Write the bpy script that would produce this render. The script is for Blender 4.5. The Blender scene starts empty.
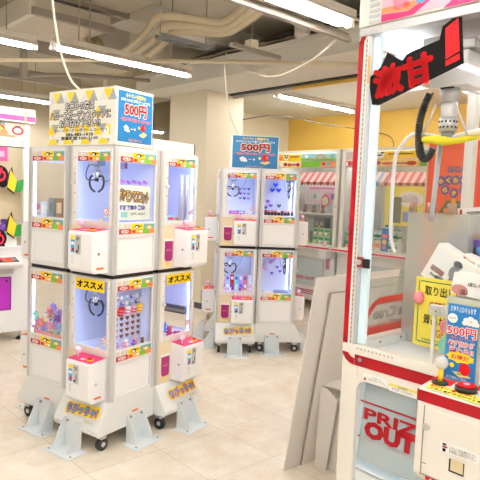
import bpy, math, random
from math import sin, cos, pi, radians
from mathutils import Vector, Matrix
random.seed(7)
SC = bpy.context.scene
COL = SC.collection
V = Vector

# ------------------------------------------------------------------ materials
MATS = {}
def mat(name, col, rough=.5, metal=0., noise=0., emit=None, estr=0., spec=.5, nscale=20., bump=0.):
    if name in MATS: return MATS[name]
    m = bpy.data.materials.new(name); m.use_nodes = True
    nt = m.node_tree; b = nt.nodes['Principled BSDF']
    b.inputs['Base Color'].default_value = (*col, 1)
    b.inputs['Roughness'].default_value = rough
    b.inputs['Metallic'].default_value = metal
    b.inputs['Specular IOR Level'].default_value = spec
    if emit:
        b.inputs['Emission Color'].default_value = (*emit, 1)
        b.inputs['Emission Strength'].default_value = estr
    if noise or bump:
        tc = nt.nodes.new('ShaderNodeTexCoord'); n = nt.nodes.new('ShaderNodeTexNoise')
        n.inputs['Scale'].default_value = nscale; n.inputs['Detail'].default_value = 4
        nt.links.new(tc.outputs['Object'], n.inputs['Vector'])
        if noise:
            r = nt.nodes.new('ShaderNodeMix'); r.data_type = 'RGBA'
            r.inputs['A'].default_value = (*[c*(1-noise) for c in col], 1)
            r.inputs['B'].default_value = (*[min(1, c*(1+noise)) for c in col], 1)
            nt.links.new(n.outputs['Fac'], r.inputs['Factor'])
            nt.links.new(r.outputs['Result'], b.inputs['Base Color'])
        if bump:
            bp = nt.nodes.new('ShaderNodeBump'); bp.inputs['Strength'].default_value = bump
            bp.inputs['Distance'].default_value = .01
            nt.links.new(n.outputs['Fac'], bp.inputs['Height']); nt.links.new(bp.outputs['Normal'], b.inputs['Normal'])
    MATS[name] = m
    return m
def glassmat(name, tint=(1, 1, 1), fac=None, ior=1.35, milk=0., milkcol=(.8, .8, .78)):
    m = bpy.data.materials.new(name); m.use_nodes = True
    nt = m.node_tree; nt.nodes.clear()
    o = nt.nodes.new('ShaderNodeOutputMaterial')
    t = nt.nodes.new('ShaderNodeBsdfTransparent'); t.inputs[0].default_value = (*tint, 1)
    g = nt.nodes.new('ShaderNodeBsdfGlossy'); g.inputs['Roughness'].default_value = .02
    lw = nt.nodes.new('ShaderNodeLayerWeight'); lw.inputs[0].default_value = .5
    pw = nt.nodes.new('ShaderNodeMath'); pw.operation = 'POWER'; pw.inputs[1].default_value = 4.
    f = nt.nodes.new('ShaderNodeMath'); f.operation = 'MULTIPLY_ADD'; f.inputs[1].default_value = .5; f.inputs[2].default_value = .03
    nt.links.new(lw.outputs['Facing'], pw.inputs[0]); nt.links.new(pw.outputs[0], f.inputs[0])
    mx = nt.nodes.new('ShaderNodeMixShader')
    nt.links.new(f.outputs[0], mx.inputs[0]); nt.links.new(g.outputs[0], mx.inputs[2])
    if milk:
        d = nt.nodes.new('ShaderNodeBsdfDiffuse'); d.inputs[0].default_value = (*milkcol, 1)
        m2 = nt.nodes.new('ShaderNodeMixShader'); m2.inputs[0].default_value = milk
        nt.links.new(t.outputs[0], m2.inputs[1]); nt.links.new(d.outputs[0], m2.inputs[2])
        nt.links.new(m2.outputs[0], mx.inputs[1])
    else: nt.links.new(t.outputs[0], mx.inputs[1])
    nt.links.new(mx.outputs[0], o.inputs[0])
    MATS[name] = m
    return m
def s2l(h):
    h = h.lstrip('#'); r = []
    for i in (0, 2, 4):
        c = int(h[i:i+2], 16)/255
        r.append(c/12.92 if c <= .04045 else ((c+.055)/1.055)**2.4)
    return tuple(r)
def C(h, rough=.45, **k):
    n = 'paint_' + h.lstrip('#') + ('' if rough == .45 else '_%d' % int(rough*100))
    return mat(n, s2l(h), rough, **k)
WHITE = mat('white_enamel', s2l('#eeeef0'), .35, noise=.02, nscale=6)
OFFW = mat('offwhite_panel', s2l('#e2e1e2'), .4, noise=.02, nscale=8)
CREAM = mat('cream_enamel', s2l('#e8e4dc'), .35, noise=.02, nscale=6)
SILV = mat('satin_aluminium', s2l('#c9c9cb'), .35, metal=.35)
CHROME = mat('chrome', (.75, .75, .75), .15, metal=1)
DARK = mat('black_plastic', (.015, .015, .017), .4)
GREY = mat('grey_plastic', (.25, .26, .27), .45)
BEIGE = mat('beige_plastic', s2l('#e6d6b6'), .5)
RED = mat('red_enamel', s2l('#a00418'), .35, spec=.35)
LRED = mat('bright_red', s2l('#cc1018'), .55, spec=.25)
PINK = mat('hot_pink', s2l('#e0206c'), .35)
MAG = mat('magenta_flap', s2l('#a01268'), .3)
PURP = mat('purple_door', s2l('#b926c4'), .3)
YEL = mat('sign_yellow', s2l('#ffd91a'), .5)
BLACK = mat('ink_black', (.008, .008, .008), .8, spec=.15)
PAPER = mat('paper_white', s2l('#f4f2ee'), .6)
BLUE = mat('sign_blue', s2l('#0672ae'), .4)
TEAL = mat('print_teal', s2l('#4fb4bd'), .5)
GREEN = mat('print_green', s2l('#6cb82c'), .5)
ORNG = mat('print_orange', s2l('#ee8a54'), .5)
PLPINK = mat('translucent_pink', s2l('#f2cfe6'), .25)
INNER = mat('cabinet_inner_white', s2l('#e4e8f6'), .4)
BASEW = mat('base_grey_white', s2l('#e2e4e4'), .35, noise=.02, nscale=6)
BRACK = mat('bracket_white', s2l('#dde3e6'), .35)
GLASS = glassmat('clear_glass')
ACRYL = glassmat('milky_acrylic', milk=.38, milkcol=(.62, .64, .58))
SMOKE = glassmat('smoked_acrylic', milk=.35, milkcol=(.55, .55, .5))
FLAPG = glassmat('frosted_flap', milk=.42, milkcol=(.55, .6, .6))
TUBE = mat('fluorescent_tube', (1, 1, 1), .5, emit=(1, .98, .95), estr=40)
LED = mat('blue_led_strip', (.6, .7, 1), .5, emit=(.32, .47, 1.), estr=5.)
LEDW = mat('white_led_strip', (1, 1, 1), .5, emit=(.85, .97, 1.), estr=4)

# ------------------------------------------------------------------ mesh builder
X, Y, Z = V((1, 0, 0)), V((0, 1, 0)), V((0, 0, 1))
class MB:
    def __init__(s): s.v = []; s.f = []; s.m = []; s.s = []; s.mats = []
    def mi(s, m):
        if m not in s.mats: s.mats.append(m)
        return s.mats.index(m)
    def add(s, vs, fs, m, smooth=False):
        b = len(s.v); s.v += [tuple(p) for p in vs]; i = s.mi(m)
        for f in fs: s.f.append([b+k for k in f]); s.m.append(i); s.s.append(smooth)
        return s
    def box(s, x0, x1, y0, y1, z0, z1, m):
        vs = [(x, y, z) for x in (x0, x1) for y in (y0, y1) for z in (z0, z1)]
        return s.add(vs, [(0, 1, 3, 2), (4, 6, 7, 5), (0, 4, 5, 1), (2, 3, 7, 6), (0, 2, 6, 4), (1, 5, 7, 3)], m)
    def plate(s, c, w, h, R, U, t, m, d=0.):
        """flat slab centred on c, w along R, h along U, rising t from the surface (plus d)"""
        N = R.cross(U); c = V(c) + N*d
        vs = [c + R*(a*w/2) + U*(b*h/2) + N*(k*t) for a in (-1, 1) for b in (-1, 1) for k in (0, 1)]
        return s.add(vs, [(0, 1, 3, 2), (4, 6, 7, 5), (0, 4, 5, 1), (2, 3, 7, 6), (0, 2, 6, 4), (1, 5, 7, 3)], m)
    def prism(s, pts, O, R, U, t, m, smooth=False):
        """2-D outline (a,b) mapped to O+aR+bU, thickness t along R x U"""
        N = R.cross(U); n = len(pts); O = V(O)
        vs = [O + R*a + U*b for a, b in pts] + [O + R*a + U*b + N*t for a, b in pts]
        fs = [tuple(reversed(range(n))), tuple(range(n, 2*n))]
        s.add(vs, fs, m); b = len(s.v)-2*n; i = s.mi(m)
        for k in range(n):
            q = (k+1) % n; s.f.append([b+k, b+q, b+n+q, b+n+k]); s.m.append(i); s.s.append(smooth)
        return s
    def disc(s, c, rx, ry, R, U, t, m, d=0., n=14):
        N = R.cross(U)
        return s.prism([(rx*cos(2*pi*k/n), ry*sin(2*pi*k/n)) for k in range(n)], V(c)+N*d, R, U, t, m)
    def half(s, c, rx, ry, t, m, d=0., n=16):
        return s.prism([(rx*cos(pi*k/n), ry*sin(pi*k/n)) for k in range(n+1)], V(c)-Y*d, X, Z, t, m)
    def cyl(s, p0, p1, r, m, n=16, r2=None):
        p0, p1 = V(p0), V(p1); r2 = r if r2 is None else r2
        a = (p1-p0).normalized(); u = a.orthogonal().normalized(); w = a.cross(u)
        ring = lambda p, q: [p + (u*cos(2*pi*k/n) + w*sin(2*pi*k/n))*q for k in range(n)]
        b = len(s.v); i = s.mi(m)
        s.v += [tuple(p) for p in ring(p0, r)+ring(p1, r2)]
        for k in range(n):
            q = (k+1) % n; s.f.append([b+k, b+q, b+n+q, b+n+k]); s.m.append(i); s.s.append(True)
        s.f += [[b+k for k in reversed(range(n))], [b+n+k for k in range(n)]]; s.m += [i, i]; s.s += [False]*2
        return s
    def tube(s, pts, r, m, n=8):
        pts = [V(p) for p in pts]; b = len(s.v); i = s.mi(m); L = len(pts)
        up = None
        for k, p in enumerate(pts):
            a = (pts[min(k+1, L-1)] - pts[max(k-1, 0)]).normalized()
            if up is None: up = a.orthogonal().normalized()
            up = (up - a*up.dot(a)).normalized(); w = a.cross(up)
            rr = r[k] if isinstance(r, (list, tuple)) else r
            s.v += [tuple(p + (up*cos(2*pi*j/n) + w*sin(2*pi*j/n))*rr) for j in range(n)]
        for k in range(L-1):
            for j in range(n):
                q = (j+1) % n
                s.f.append([b+k*n+j, b+k*n+q, b+(k+1)*n+q, b+(k+1)*n+j]); s.m.append(i); s.s.append(True)
        s.f += [[b+j for j in reversed(range(n))], [b+(L-1)*n+j for j in range(n)]]; s.m += [i, i]; s.s += [False]*2
        return s
    def ball(s, c, r, m, sc=(1, 1, 1), nu=12, nv=8):
        c = V(c); b = len(s.v); i = s.mi(m)
        s.v.append(tuple(c+V((0, 0, r*sc[2]))))
        for a in range(1, nv):
            th = pi*a/nv
            for k in range(nu):
                ph = 2*pi*k/nu
                s.v.append((c.x+r*sc[0]*sin(th)*cos(ph), c.y+r*sc[1]*sin(th)*sin(ph), c.z+r*sc[2]*cos(th)))
        s.v.append(tuple(c-V((0, 0, r*sc[2])))); last = len(s.v)-1
        for k in range(nu):
            q = (k+1) % nu
            s.f.append([b, b+1+k, b+1+q]); s.m.append(i); s.s.append(True)
            for a in range(nv-2):
                o = b+1+a*nu; s.f.append([o+k, o+nu+k, o+nu+q, o+q]); s.m.append(i); s.s.append(True)
            o = b+1+(nv-2)*nu; s.f.append([o+k, last, o+q]); s.m.append(i); s.s.append(True)
        return s
    def build(s, name, parent=None, bevel=0., loc=None, rz=0.):
        me = bpy.data.meshes.new(name); me.from_pydata(s.v, [], s.f)
        for m in s.mats: me.materials.append(m)
        me.polygons.foreach_set('material_index', s.m); me.polygons.foreach_set('use_smooth', s.s); me.update()
        o = bpy.data.objects.new(name, me); COL.objects.link(o)
        if parent: o.parent = parent
        if loc is not None: o.location = loc
        o.rotation_euler.z = rz
        if bevel:
            b = o.modifiers.new('bevel', 'BEVEL'); b.width = bevel; b.segments = 2; b.limit_method = 'ANGLE'; b.angle_limit = radians(40)
        return o
def tag(o, label, cat, group=None):
    o['label'] = label; o['category'] = cat
    if group: o['group'] = group
    return o
def root(name, label, cat, loc, rz=0., group=None):
    o = bpy.data.objects.new(name, None); o.empty_display_size = .1; COL.objects.link(o)
    o.location = loc; o.rotation_euler.z = rz
    return tag(o, label, cat, group)
def struct(o): o['kind'] = 'structure'; return o
def copy_tree(o, parent=None):
    c = o.copy(); COL.objects.link(c)
    if parent: c.parent = parent
    for ch in list(o.children): copy_tree(ch, c)
    return c
def child(o, name):
    return [c for c in o.children if c.name.split('.')[0] == name]
def drop(o):
    for c in list(o.children): drop(c)
    bpy.data.objects.remove(o)

def text(s, c, w, h, R, U, m, parent, d=.001, off=0., name='lettering', mirror=False, shear=0., rot=0., t=.0006):
    cu = bpy.data.curves.new(name, 'FONT'); cu.body = s; cu.size = 1; cu.align_x = 'CENTER'; cu.align_y = 'CENTER'
    cu.resolution_u = 2; cu.space_line = .85; cu.shear = shear; cu.extrude = 0
    tmp = bpy.data.objects.new(name, cu)
    base = bpy.data.meshes.new_from_object(tmp)
    xs = [v.co.x for v in base.vertices]; ys = [v.co.y for v in base.vertices]
    if not xs: return None
    x0, x1, y0, y1 = min(xs), max(xs), min(ys), max(ys)
    if off:
        bpy.data.meshes.remove(base); cu.offset = off; base = bpy.data.meshes.new_from_object(tmp)
    bpy.data.objects.remove(tmp)
    if rot:
        R, U = R*cos(rot)+U*sin(rot), U*cos(rot)-R*sin(rot)
    N = R.cross(U).normalized(); c = V(c)
    for v in base.vertices:
        a = (v.co.x-(x0+x1)/2)/(x1-x0)*w; b = (v.co.y-(y0+y1)/2)/(y1-y0)*h
        if mirror: a = -a
        v.co = c + R*a + U*b + N*d
    base.materials.clear(); base.materials.append(m); base.name = name
    for p in base.polygons: p.material_index = 0
    o = bpy.data.objects.new(name, base); COL.objects.link(o); o.parent = parent
    return o

def halo(s, c, w, h, R, U, m, parent, d, r, off=0., rot=0., n=8, name='lettering'):
    """lettering with every stroke thickened by r metres"""
    o = text(s, c, w, h, R, U, m, parent, d, off, name, rot=rot)
    me = o.data; k = len(me.vertices); vs = [v.co.copy() for v in me.vertices]; fs = [list(p.vertices) for p in me.polygons]
    nv, nf = [], []
    for j in range(n):
        sh = (R*cos(2*pi*j/n)+U*sin(2*pi*j/n))*r
        nf += [[q+len(nv) for q in f] for f in fs]; nv += [tuple(v+sh) for v in vs]
    new = bpy.data.meshes.new(name); new.from_pydata(nv, [], nf); new.materials.append(m); new.update()
    o.data = new; bpy.data.meshes.remove(me)
    return o

# ------------------------------------------------------------------ room frame
RA = radians(42.4)                       # the room grid is turned 42.4 degrees from the camera axis
def W(u, v, z=0.): return V((u*cos(RA)-v*sin(RA), u*sin(RA)+v*cos(RA), z))
ROW = RA - pi/2                          # machines that face -u
F_ = (X, Z)                              # front face axes (normal -Y)
SR = (Y, Z)                              # right side (+X)
SL = (-Y, Z)                             # left side (-X)
TP = (X, Y)                              # top

def room(name, mb, **k): return struct(mb.build(name, rz=RA, **k))

# floor material: large cream vinyl tiles with fine seams and speckles
def floor_mat():
    m = bpy.data.materials.new('vinyl_tile_floor'); m.use_nodes = True; nt = m.node_tree; b = nt.nodes['Principled BSDF']
    tc = nt.nodes.new('ShaderNodeTexCoord'); mp = nt.nodes.new('ShaderNodeMapping')
    mp.inputs['Location'].default_value = (-.01, .12, 0)
    br = nt.nodes.new('ShaderNodeTexBrick'); br.offset = 0.; br.squash = 1.
    br.inputs['Scale'].default_value = 1; br.inputs['Mortar Size'].default_value = .0016; br.inputs['Mortar Smooth'].default_value = .2
    br.inputs['Brick Width'].default_value = .45; br.inputs['Row Height'].default_value = .45
    br.inputs['Color1'].default_value = (*s2l('#e8dfd0'), 1); br.inputs['Color2'].default_value = (*s2l('#ece4d6'), 1)
    br.inputs['Mortar'].default_value = (*s2l('#c0aa90'), 1)
    n1 = nt.nodes.new('ShaderNodeTexNoise'); n1.inputs['Scale'].default_value = 5; n1.inputs['Detail'].default_value = 8; n1.inputs['Roughness'].default_value = .7
    n2 = nt.nodes.new('ShaderNodeTexNoise'); n2.inputs['Scale'].default_value = 90; n2.inputs['Detail'].default_value = 3
    L = nt.links.new
    L(tc.outputs['Object'], mp.inputs[0]); L(mp.outputs[0], br.inputs['Vector']); L(tc.outputs['Object'], n1.inputs['Vector']); L(tc.outputs['Object'], n2.inputs['Vector'])
    r1 = nt.nodes.new('ShaderNodeValToRGB'); r1.color_ramp.elements[0].position = .35; r1.color_ramp.elements[0].color = (.86, .80, .72, 1)
    r1.color_ramp.elements[1].position = .62; r1.color_ramp.elements[1].color = (1, 1, 1, 1); L(n1.outputs['Fac'], r1.inputs[0])
    r2 = nt.nodes.new('ShaderNodeValToRGB'); r2.color_ramp.elements[0].position = .27; r2.color_ramp.elements[0].color = (.70, .60, .5, 1)
    r2.color_ramp.elements[1].position = .36; r2.color_ramp.elements[1].color = (1, 1, 1, 1); L(n2.outputs['Fac'], r2.inputs[0])
    m1 = nt.nodes.new('ShaderNodeMix'); m1.data_type = 'RGBA'; m1.blend_type = 'MULTIPLY'; m1.inputs['Factor'].default_value = 1
    m2 = nt.nodes.new('ShaderNodeMix'); m2.data_type = 'RGBA'; m2.blend_type = 'MULTIPLY'; m2.inputs['Factor'].default_value = .8
    L(br.outputs['Color'], m1.inputs['A']); L(r1.outputs[0], m1.inputs['B']); L(m1.outputs['Result'], m2.inputs['A']); L(r2.outputs[0], m2.inputs['B'])
    L(m2.outputs['Result'], b.inputs['Base Color']); b.inputs['Roughness'].default_value = .28; b.inputs['Specular IOR Level'].default_value = .4
    return m
room('floor', MB().box(-6, 13, -7, 12, -.05, 0, floor_mat()))
CEIL = mat('bare_ceiling_board', s2l('#cdc7ba'), .85, noise=.12, nscale=3, bump=.1)
CEILD = mat('raw_concrete', s2l('#c2bbac'), .9, noise=.15, nscale=4, bump=.15)
SOFF = mat('painted_soffit', s2l('#dcdad2'), .7, noise=.02)
WALLC = mat('cream_wallpaper', s2l('#e2d8c0'), .75, noise=.015, nscale=40)
WALLY = mat('yellow_wall', s2l('#f0c860'), .7, noise=.02)
DUCT = mat('beige_duct_board', s2l('#cfc7b8'), .75, noise=.06, nscale=5)
BBM = mat('grey_vinyl_baseboard', s2l('#5a5a60'), .5)
PIPEM = mat('pipe_wrap', s2l('#d6c9ae'), .7, noise=.08, nscale=12, bump=.2)
STEEL = mat('dull_steel', s2l('#a39c90'), .5, metal=.2)

room('ceiling', MB().box(-6, 13, -7, 12, 3.3, 3.4, CEIL))
room('ceiling_soffit', MB().box(4.05, 4.80, -6.9, 6.55, 2.72, 2.90, SOFF)
     .box(4.86, 7.6, -6.9, 6.7, 2.74, 2.90, SOFF))
room('trim_1', MB().box(4.80, 4.86, -6.9, 5.70, 2.70, 2.90, DARK))
room('trim_2', MB().box(4.03, 4.06, -6.9, 6.55, 2.88, 2.93, SOFF))
# square pillar with skirting, far cream wall, yellow wall
room('wall_pillar', MB().box(4.454, 5.06, 5.574, 6.35, 0, 2.72, WALLC))
room('baseboard_pillar', MB().box(4.446, 5.068, 5.566, 6.36, 0, .075, BBM))
room('trim_3', MB().box(4.865, 4.90, 4.55, 6.3, 2.67, 2.74, SOFF))
room('trim_4', MB().box(4.865, 4.90, -6.9, 4.55, 2.67, 2.74, WALLY))
room('wall_far', MB().box(5.06, 7.128, 6.70, 6.80, 0, 2.74, WALLC))
room('wall_right', MB().box(7.128, 7.23, -6.9, 6.75, 0, 2.74, WALLY))
room('wall_back', MB().box(-6, 13, 9.6, 9.7, 0, 3.3, mat('far_wall', s2l('#cfc4ac'), .8)))
room('wall_recess', MB().box(4.2, 4.9, 7.6, 7.7, 0, 3.3, WALLC))
room('wall_behind', MB().box(-6, 13, -6.95, -6.85, 0, 3.3, WALLC))
room('wall_left', MB().box(-5.95, -5.85, -7, 12, 0, 3.3, WALLC))
room('wall_end', MB().box(12.85, 12.95, -7, 12, 0, 3.3, WALLC))
# concrete beams hung under the slab
room('ceiling_beam', MB().box(4.95, 5.35, -6.9, 9, 2.90, 3.3, CEILD))
room('ceiling_beam.001', MB().box(2.95, 4.95, 4.95, 5.35, 3.10, 3.3, SOFF))
room('ceiling_beam.002', MB().box(-1, 3.6, 6.0, 6.35, 2.85, 3.3, CEILD))

# ------------------------------------------------------------------ ceiling services
def uvroot(name, label, cat, u, v, z, group=None, rz=0.): return root(name, label, cat, W(u, v, z), RA+rz, group)
HOUS = mat('lamp_housing', s2l('#dcd7ce'), .45)
def lamp(u0, u1, v, z, label, rods=True, top=3.3, dv=0.):
    L = u1-u0
    r = uvroot('ceiling_light', label, 'ceiling light', (u0+u1)/2, v, z, 'long fluorescent ceiling lights', rz=dv)
    h = MB(); h.prism([(-.075, .02), (.075, .02), (.05, .075), (-.05, .075)], (L/2, 0, 0), Y, Z, 0, HOUS) if 0 else None
    h = MB()
    h.prism([(-.085, .012), (-.045, .045), (-.045, .085), (.045, .085), (.045, .045), (.085, .012), (.08, .006), (.035, .03), (-.035, .03), (-.08, .006)],
            (-L/2, 0, 0), Y, Z, L, HOUS)
    h.build('housing', r)
    MB().cyl((-L/2+.03, 0, .006), (L/2-.03, 0, .006), .017, TUBE, 12).build('tube', r)
    for sx in (-1, 1):
        MB().box(sx*L/2-.02, sx*L/2+.02, -.02, .02, -.012, .05, HOUS).build('lamp_socket', r)
        if rods: MB().cyl((sx*L*.34, 0, .08), (sx*L*.34, 0, top-z), .005, STEEL, 8).build('hanging_rod', r)
    return r
lamp(1.895, 3.175, 4.25, 2.5, 'fluorescent ceiling light above the yellow and grey triangle sign')
lamp(.50, 1.80, 4.38, 2.5, 'fluorescent ceiling light at the upper left corner, left of the hanging cable')
lamp(1.80, 3.12, 7.03, 2.5, 'fluorescent ceiling light low on the left, above the pink striped banner')
lamp(1.56, 2.86, 2.22, 2.5, 'largest fluorescent ceiling light, ending at the big red and white machine')
lamp(5.04, 6.55, 4.95, 2.66, 'fluorescent ceiling light on the lower ceiling in front of the yellow wall', top=2.74)
lamp(4.6, 5.9, 8.6, 2.5, 'small distant ceiling light beside the cream pillar')
for k, (a, b) in enumerate([(.4, .3), (-1.2, 2.2), (.9, -2.), (-2., .2), (3.0, -2.), (-2., 4.4), (-.9, -3.2), (2.4, -.4), (-.25, 1.25), (-2.2, -1.3), (-.5, -1.0), (.6, 8.6), (-2.4, 7.2), (2.4, 8.9)]):  # fixtures added beyond the frame to brighten front faces and far walls
    lamp(a, a+1.28, b, 2.5, 'added fluorescent ceiling light further along the rows, brightening the hall')
for k, (a, b) in enumerate([(5.2, 2.2), (5.2, -.4)]):  # two more added fixtures off to the right, for extra light
    lamp(a, a+1.28, b, 2.66, 'added fluorescent ceiling light under the lower ceiling on the right, out of view', top=2.74)

def simple(name, label, cat, mb, group=None, bevel=0.):
    o = mb.build(name, rz=RA, bevel=bevel); return tag(o, label, cat, group)
def uvt(*p): return V(p)
# duct boards hung under the slab, upper left
d = uvroot('duct_board', 'beige duct board with a metal edge channel at the upper left', 'duct', 2.25, 5.1, 2.86)
MB().box(-.36, .36, -.42, .42, 0, .12, DUCT).build('board', d)
MB().box(-.38, -.33, -.44, .44, -.03, .14, HOUS).box(-.36, .38, -.47, -.42, -.03, .03, STEEL).build('edge_channel', d)
simple('ceiling_duct', 'wide beige ceiling duct at the top edge, right of the hanging white cable', 'duct',
       MB().box(1.2, 2.8, 3.1, 4.75, 3.06, 3.3, DUCT).box(1.2, 2.83, 4.72, 4.78, 3.02, 3.08, STEEL))
# cable tray with rods
t = uvroot('cable_tray', 'short perforated metal cable tray hung on rods under the cream pipes', 'cable tray', 2.84, 3.89, 2.66)
tm = MB()
for s_ in (-1, 1): tm.box(-.25, .25, s_*.045-.003, s_*.045+.003, 0, .035, GREY)
for k in range(12): tm.box(-.25+k*.0445, -.25+k*.0445+.012, -.045, .045, 0, .006, GREY)
tm.build('tray', t)
for s_ in (-1, 1): MB().cyl((s_*.23, 0, 0), (s_*.23, 0, .64), .006, STEEL, 8).build('hanging_rod', t)
def bez(pts, n=8):
    """smooth curve through the points"""
    out = []; P = [V(p) for p in pts]; P = [P[0]]+P+[P[-1]]
    for i in range(1, len(P)-2):
        for k in range(n):
            q = k/n; a, b, c_, d_ = P[i-1], P[i], P[i+1], P[i+2]
            out.append(.5*((2*b)+(c_-a)*q+(2*a-5*b+4*c_-d_)*q*q+(3*b-a-3*c_+d_)*q**3))
    out.append(P[-2]); return out
PG = 'cream wrapped pipes under the slab'
for k, (dx, dz, lb) in enumerate([(0, 0, 'thick cream wrapped pipe, lowest of the bundle above the cable tray'),
                                  (-.09, .03, 'thick cream wrapped pipe, middle of the bundle above the cable tray'),
                                  (-.16, .09, 'thick cream wrapped pipe, uppermost of the bundle above the cable tray')]):
    pts = bez([(3.35+dx, 5.5, 2.8+dz), (3.2+dx, 5.0, 2.8+dz), (3.04+dx, 4.5, 2.8+dz), (2.88+dx, 4.1, 2.8+dz), (2.93+dx*.6, 3.92, 2.79+dz), (3.14+dx*.3, 3.72, 2.79+dz*.8),
               (3.05+dx*.3, 3.34, 2.8+dz*.8), (2.91+dx, 2.83, 2.82+dz), (2.85+dx, 1.5, 2.84+dz)])
    simple('wrapped_pipe', lb, 'pipe', MB().tube(pts, .034, PIPEM, 10), PG)
for k in range(4):
    o = .055*k
    pts = bez([(2.72+o, 5.9, 2.92), (2.62+o, 5.35, 2.94), (2.58+o, 5.1, 2.85), (2.56+o*.9, 4.95, 2.70), (2.62+o, 4.72, 2.62), (2.75+o, 4.5, 2.62)])
    simple('wrapped_pipe', 'short curved cream pipe in the row bending down behind the lamp', 'pipe', MB().tube(pts, .024, PIPEM, 8), 'curved pipes behind the lamp')
simple('sprinkler_pipe', 'long thin tan pipe crossing the whole left ceiling', 'pipe',
       MB().tube([(1.2, 6.1, 2.56), (1.856, 5.256, 2.55), (2.54, 4.38, 2.55), (3.172, 3.684, 2.55), (4.0, 2.77, 2.55)], .017, PIPEM, 10))
simple('steel_rail', 'narrow steel rail running beside the largest ceiling light', 'rail',
       MB().box(.6, 3.15, 2.42, 2.46, 2.50, 2.53, STEEL).box(.6, 3.15, 2.45, 2.46, 2.53, 2.56, STEEL))
simple('wall_bracket', 'white metal strap hanging above the soffit ledge', 'bracket',
       MB().box(3.95, 4.0, 3.55, 3.70, 2.92, 3.3, SOFF))
SCB = mat('speaker_box_grey', s2l('#b8b0a4'), .6)
simple('metal_brace', 'dark diagonal steel brace under the left ceiling', 'brace',
       MB().tube([(2.3, 6.3, 2.62), (2.95, 6.0, 2.7), (3.7, 5.7, 2.72)], .022, STEEL, 6))
simple('metal_brace', 'flat steel angle crossing behind the low left ceiling light', 'brace',
       MB().box(.8, 3.2, 6.4, 6.46, 2.62, 2.68, STEEL).box(.8, 3.2, 6.40, 6.41, 2.68, 2.74, STEEL))
simple('vertical_brace', 'upright steel channel behind the curved cream pipes', 'brace',
       MB().box(2.30, 2.36, 5.9, 5.96, 2.55, 3.3, STEEL))
# untidy cables on the ledge
CABD = mat('dark_cable', (.05, .045, .04), .6); CABW = mat('white_cable', s2l('#e9e2d0'), .5)
for k in range(6):
    a = random.uniform(-.03, .03); pts = []
    for j in range(9):
        pts.append((4.12+.06*random.random(), 6.2-j*.42+a, 2.95+.05*random.random()+.012*k))
    simple('ledge_cable', 'dark cable lying loose on the soffit ledge', 'cable', MB().tube(bez(pts, 4), .009, [CABD, PIPEM, CABD][k % 3], 6), 'loose cables on the ledge')
simple('hanging_cable', 'thin white cable sagging from the steel rail to the ledge', 'cable',
       MB().tube(bez([(3.05, 2.45, 2.52), (3.12, 2.75, 2.42), (3.35, 3.35, 2.42), (3.6, 4.0, 2.62), (3.9, 4.6, 2.9)]), .007, CABW, 6))
def P(px, py, pz): return V((px, py, pz))
tag(MB().tube(bez([P(-1.0, 2.72, 3.3), P(-1.02, 2.9, 2.80), P(-1.02, 3.03, 2.45), P(-1.011, 3.1, 2.256), P(-.993, 3.16, 2.128), P(-.965, 3.22, 2.04), P(-.93, 3.29, 2.0)]), .0065, CABW, 8)
    .build('power_cable'), 'white cable hanging from the ceiling to the triangle sign', 'cable')
tag(MB().tube(bez([P(-.20, 5.0, 2.60), P(-.17, 5.1, 2.35), P(-.13, 5.2, 2.15), P(-.05, 5.3, 2.0)]), .005, CABW, 8)
    .build('power_cable'), 'white cable hanging from a small ceiling rail to the far blue sign', 'cable')
simple('socket_rail', 'small dark socket rail with a white plug above the far blue sign', 'socket rail',
       MB().box(3.0, 3.55, 3.46, 3.50, 2.61, 2.64, STEEL).box(3.18, 3.26, 3.44, 3.52, 2.64, 2.70, CABW).cyl((3.22, 3.48, 2.68), (3.22, 3.48, 3.3), .005, STEEL, 6))
simple('wall_cable', 'thin dark cable sagging across the far cream wall', 'cable',
       MB().tube(bez([(4.9, 5.4, 2.40), (5.5, 5.35, 2.52), (6.0, 5.0, 2.44), (6.9, 4.6, 2.36), (6.95, 4.55, 2.1)]), .006, CABD, 6))
simple('ceiling_rod', 'thin steel rod hanging in front of the first duct board', 'rod',
       MB().cyl((2.37, 4.60, 2.58), (2.37, 4.60, 3.3), .007, STEEL, 6))
simple('ceiling_detector', 'small round grey detector under the lower ceiling', 'detector',
       MB().cyl((5.6, 4.0, 2.70), (5.6, 4.0, 2.74), .05, SCB, 14))

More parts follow.
